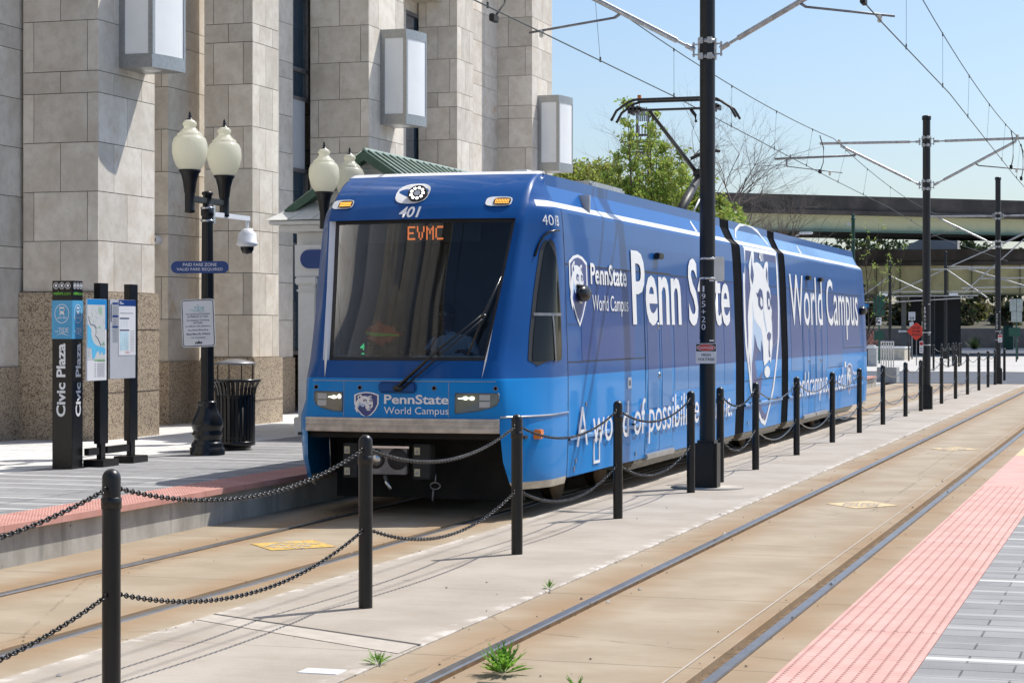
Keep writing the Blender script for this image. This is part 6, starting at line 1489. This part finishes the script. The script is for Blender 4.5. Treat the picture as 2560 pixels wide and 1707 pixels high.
# green lamp pole, cobra-head street light, signal head, street name sign
x, y = plan(bu(2133), 95); t = thing('green_pole', 'dark green round pole with a ball finial behind the tram', 'pole', (x, y, 0)); m = MB(); m.lathe([(.10, 0), (.085, 7.0), (.11, 7.02), (.11, 7.08), (.06, 7.1), (.09, 7.2), (.0, 7.3)], (x, y, 0), 14); m.build('shaft', 'green_sign', t); m = MB(); m.bevbox(x-.28, x-.08, y-.06, y+.06, 6.75, 6.85, .02); m.build('sensor', 'panel_white', t)
x, y = plan(bu(1975), 112); t = thing('street_light', 'grey cobra-head street light arm in front of the upper overpass', 'street lamp', (x, y, 0)); m = MB(); m.cyl((x-.9, y, 0), (x-.9, y, 6.2), .07, n=8); m.tube([(x-.9, y, 6.1), (x-.3, y, 6.7), (x+.6, y, 7.15)], .04, 6); m.build('pole', 'galv', t); m = MB(); m.bevbox(x+.5, x+1.25, y-.12, y+.12, 7.1, 7.24, .04); m.build('lamp_head', 'panel_white', t)
x, y = plan(bu(2157), 100); t = thing('traffic_signal', 'black traffic signal with a blue street name plate behind the end of the tram', 'traffic light', (x, y, 0)); m = MB(); m.cyl((x-.25, y, 0), (x-.25, y, 4.4), .06, n=8); m.cyl((x-.3, y, 3.52), (x+.7, y, 3.52), .03, n=6); m.build('mast', 'pole_black', t); m = MB(); m.bevbox(x-.12, x+.14, y-.12, y+.1, 3.95, 4.12, .04); m.bevbox(x-.1, x+.1, y-.12, y+.1, 3.6, 3.9, .03); m.build('signal_head', 'pole_black', t); m = MB(); m.bevbox(x-.05, x+.32, y-.1, y-.08, 2.98, 3.15, .004); m.build('name_plate', 'map_top_blue', t)
# end of the platform: block wall, steel fence, bin, planter
ex, ey = plan(bu(2192), 73.5); fx2, fy2 = plan(bu(2243), 73.5)
m = MB(); m.bevbox(ex, fx2, ey, ey+.9, 0, .55, .01); tag(m.build('end_wall', 'granite_grey'), 'low grey concrete block at the far end of the platform', 'wall')
t = thing('fence', 'shiny steel fence of upright bars on the low concrete block', 'fence', (ex, ey, .55)); m = MB(); m.cyl((ex+.1, ey+.3, 1.46), (fx2-.12, ey+.3, 1.46), .03, n=8); m.cyl((ex+.1, ey+.3, 1.33), (fx2-.12, ey+.3, 1.33), .02, n=8)
for k in range(6): xx = ex+.12+k*(fx2-ex-.26)/5; m.cyl((xx, ey+.3, .53), (xx, ey+.3, 1.45), .022, n=8)
m.build('bars', 'stainless', t)
x, y = plan(bu(2180), 104); t = thing('waste_bin', 'dark grey square waste bin standing beyond the platform', 'litter bin', (x, y, .03)); m = MB(); m.bevbox(x-.26, x+.26, y-.25, y+.25, .03, .92, .02); m.build('body', 'cab_grey', t); m = MB(); m.bevbox(x-.24, x+.20, y-.24, y+.24, .95, 1.1, .05); m.build('lid', 'panel_white', t); m = MB(); m.box(x-.26, x-.18, y-.262, y-.251, .05, .92); m.build('edge', 'pole_black', t)
x, y = plan(bu(2205), 124); t = thing('planter', 'long beige concrete planter wall beyond the platform', 'planter', (x, y, 0)); m = MB(); m.bevbox(x-3.5, x+1.35, y, y+3, 0, .72, .02); m.build('wall', 'planter', t); m = MB(); m.bevbox(x-3.55, x+1.4, y-.05, y+3.05, .725, .83, .03); m.build('coping', 'panel_white', t)
x, y = plan(bu(2176), 126); m = MB(); rr_ = random.Random(9); cluster(m, (x, y, 1.35), .9, .8, .55, 380, .07, [0], rr_); tag(m.build('shrub', simple('leaf_red', (.28, .12, .09), .8, var=.3)), 'bare reddish shrub in the beige planter', 'shrub')
# bollards on the curve beyond the third pole
cb = [(2272, 121), (2334, 93), (2354, 97), (2371, 101), (2382, 105), (2389, 108), (2397, 103), (2402, 106), (2511, 76), (2544, 127)]
cl_ = ['standing alone left of the second big pole', 'first of the curved row, just right of the second big pole', 'second of the curved row', 'third of the curved row', 'fourth of the curved row', 'fifth of the curved row', 'sixth of the curved row', 'last of the curved row', 'just right of the third big pole', 'far one near the right edge']
P = []
for (u, D), lab in zip(cb, cl_):
    x, y = plan(bu(u), D); dup(b0, (x, y, 0), 'small far black bollard, '+lab); P.append((x, y))
for i, j in ((1, 3), (3, 5), (2, 4), (4, 6)):
    for z in (1.10, .54): chain(*P[i], *P[j], z, .25, '%s far chain sagging along the curved row of bollards, %s' % ('upper' if z > 1 else 'lower', {1: 'nearest the second pole', 3: 'third of the four', 2: 'second of the four', 4: 'farthest'}[i]), 0)
# trees beyond the tram
def lime_tree():
    u, D = 1437, 92; x, y = plan(bu(u), D); t = thing('tree', 'yellow green tree in new leaf beside the last stone pier', 'tree', (x, y, 0)); rd_ = random.Random(31)
    m = MB(); tips = []; m.tube([(x, y, 0), (x+.1, y, 3.5)], [.22, .18], 8)
    for k in range(5):
        a = k*1.26; branchy(m, Vector((x+.1, y, 3.4)), Vector((.45*math.cos(a), .45*math.sin(a), .9)).normalized(), 2.6, .12, 3, rd_, tips, .5, .1)
    m.build('trunk', 'bark', t); m = MB()
    for p in tips:
        if p.z < 10.6: cluster(m, p, .5, .5, .36, 44, .12, [0, 0, 1], rd_)
    for k in range(16):
        a = rd_.uniform(0, 6.28); r_ = rd_.uniform(.2, 1.5); cluster(m, (x+r_*math.cos(a), y+r_*math.sin(a), rd_.uniform(6.2, 9.2)), .75, .75, .45, 190, .13, [0, 1], rd_)
    m.build('crown', ['leaf_olive', 'leaf_lime'], t)
lime_tree()
def poplar():
    u, D = 1655, 76; x, y = plan(bu(u), D); t = thing('tree', 'bright green leafy tree with upright branches behind the pantograph', 'tree', (x, y, 0)); rd_ = random.Random(44)
    m = MB(); lv = MB(); m.tube([(x, y, 0), (x, y, 2.6)], [.24, .2], 8)
    stems = [(-1.2, 9.0), (-.5, 9.9), (-.2, 8.7), (-1.7, 7.4), (.6, 8.3), (1.0, 7.6), (1.6, 7.3), (-1.4, 7.2), (-1.9, 6.6), (-1.5, 8.2), (-1.0, 10.1), (-.65, 8.6), (-.35, 9.3), (.0, 7.8), (.4, 7.9), (.75, 7.4), (1.1, 6.9), (1.5, 6.9), (1.9, 6.0), (2.5, 5.9), (3.0, 5.6), (-2.2, 5.6), (.2, 6.8), (2.1, 6.6), (-.9, 6.9), (1.3, 5.8)]
    for dx_, top in stems:
        dy_ = rd_.uniform(-1.4, 1.4); pts = [Vector((x, y, 2.2)), Vector((x+dx_*.55, y+dy_*.5, 4.0)), Vector((x+dx_*.9, y+dy_*.9, 4.0+(top-4)*.5)), Vector((x+dx_*1.03, y+dy_, top))]
        P = []
        for i in range(3):
            for k in range(4): P.append(pts[i].lerp(pts[i+1], k/4))
        P.append(pts[3]); m.tube(P, [.07*(1-.85*i/12) for i in range(13)], 5, caps=False)
        for i in range(4, 13):
            f = (i-4)/8; rad = .72*(1-f)+.14
            for q in range(4):                     # side sprays, upswept
                a = rd_.uniform(0, 6.28); tip = P[i]+Vector((rad*1.2*math.cos(a), rad*1.2*math.sin(a), rad*.9+.1)); m.tube([P[i], tip], [.014, .005], 3, caps=False)
                for w in range(26):
                    g = rd_.uniform(.1, 1.08); p = P[i].lerp(tip, g)+Vector((rd_.gauss(0, .10), rd_.gauss(0, .10), rd_.gauss(0, .08))); leaf(lv, p, rd_.uniform(.06, .11), rd_.choice((0, 0, 1, 1, 2)), rd_)
    for k in range(56):
        a = rd_.uniform(-2.2, 3.1); h = rd_.uniform(3.6, 7.2-abs(a)*.35); cluster(lv, (x+a, y+rd_.uniform(-1.2, 1.2), h), .55, .6, .45, 150, .12, [0, 1, 1, 2], rd_)
    m.build('trunk', 'bark', t); lv.build('crown', ['leaf_lime', 'leaf_green', 'leaf_olive'], t)
poplar()
def bare(u, D, hgt, seed, label, lean, d0):
    x, y = plan(bu(u), D); t = thing('bare_tree', label, 'tree', (x, y, 0)); rd_ = random.Random(seed); m = MB(); tips = []
    m.tube([(x, y, 0), (x+lean*.2, y, hgt*.35)], [.3, .24], 8)
    for k in range(6):
        a = k*1.05+.3; branchy(m, Vector((x+lean*.2, y, hgt*.34)), Vector((.62*math.cos(a)+lean*.12, .4*math.sin(a), .85)).normalized(), hgt*.28, .095, 6, rd_, tips, .5, .06, 6)
    m.build('trunk', 'bark_grey', t); return t
bare(1765, 98, 11.8, 12, 'leafless grey tree spreading behind the nearest pole', .3, 0)
bare(1905, 102, 7.9, 17, 'smaller leafless tree in front of the upper overpass', .4, 0)
x, y = plan(bu(2162), 88); t = thing('young_tree', 'young tree with sparse fresh leaves beyond the end of the tram', 'tree', (x, y, 0)); rd_ = random.Random(3); m = MB(); tips = []; branchy(m, Vector((x-.1, y, 0)), Vector((0, 0, 1)), 2.6, .05, 3, rd_, tips, .3, .3); m.build('trunk', 'bark', t); m = MB()
for p in tips: cluster(m, p, .16, .16, .16, 9, .05, [0, 1], rd_)
m.build('crown', ['leaf_lime', 'leaf_green'], t)
# cell tower behind the trees
x, y = plan(bu(1607), 150); t = thing('cell_tower', 'grey antenna tower with platforms and an amber beacon behind the green tree', 'tower', (x, y, 0)); m = MB(); ztop = zz(255, 150)
for sx in (-.42, .42): m.cyl((x+sx, y, 0), (x+sx, y, ztop-.6), .10, n=8)
m.box(x-.5, x+.5, y-.1, y+.1, ztop-1.0, ztop-.85); m.build('legs', 'galv_dark', t)
m = MB()
for v, l in ((357, 2.3), (367, 2.3), (340, 1.2), (376, 1.3), (383, 1.2), (389, 1.1)): m.box(x-l*.5, x+l*.5, y-.25, y+.25, zz(v, 150), zz(v, 150)+.12)
for k in range(9): m.box(x-.9+k*.22, x-.84+k*.22, y-.3, y-.22, zz(340, 150)-.1, zz(315, 150))
m.build('platform', 'bark_grey', t); m = MB()
for k in range(5): m.bevbox(x-.34+k*.16, x-.24+k*.16, y-.35, y-.2, zz(305, 150), zz(270, 150), .02)
m.build('antenna', 'cab_grey', t); m = MB(); m.cyl((x-.25, y, ztop-.5), (x-.25, y, zz(232, 150)-.2), .03, n=6); m.bevbox(x-.38, x-.12, y-.13, y+.13, zz(247, 150), zz(238, 150), .02); m.build('beacon', 'orange_lens', t)
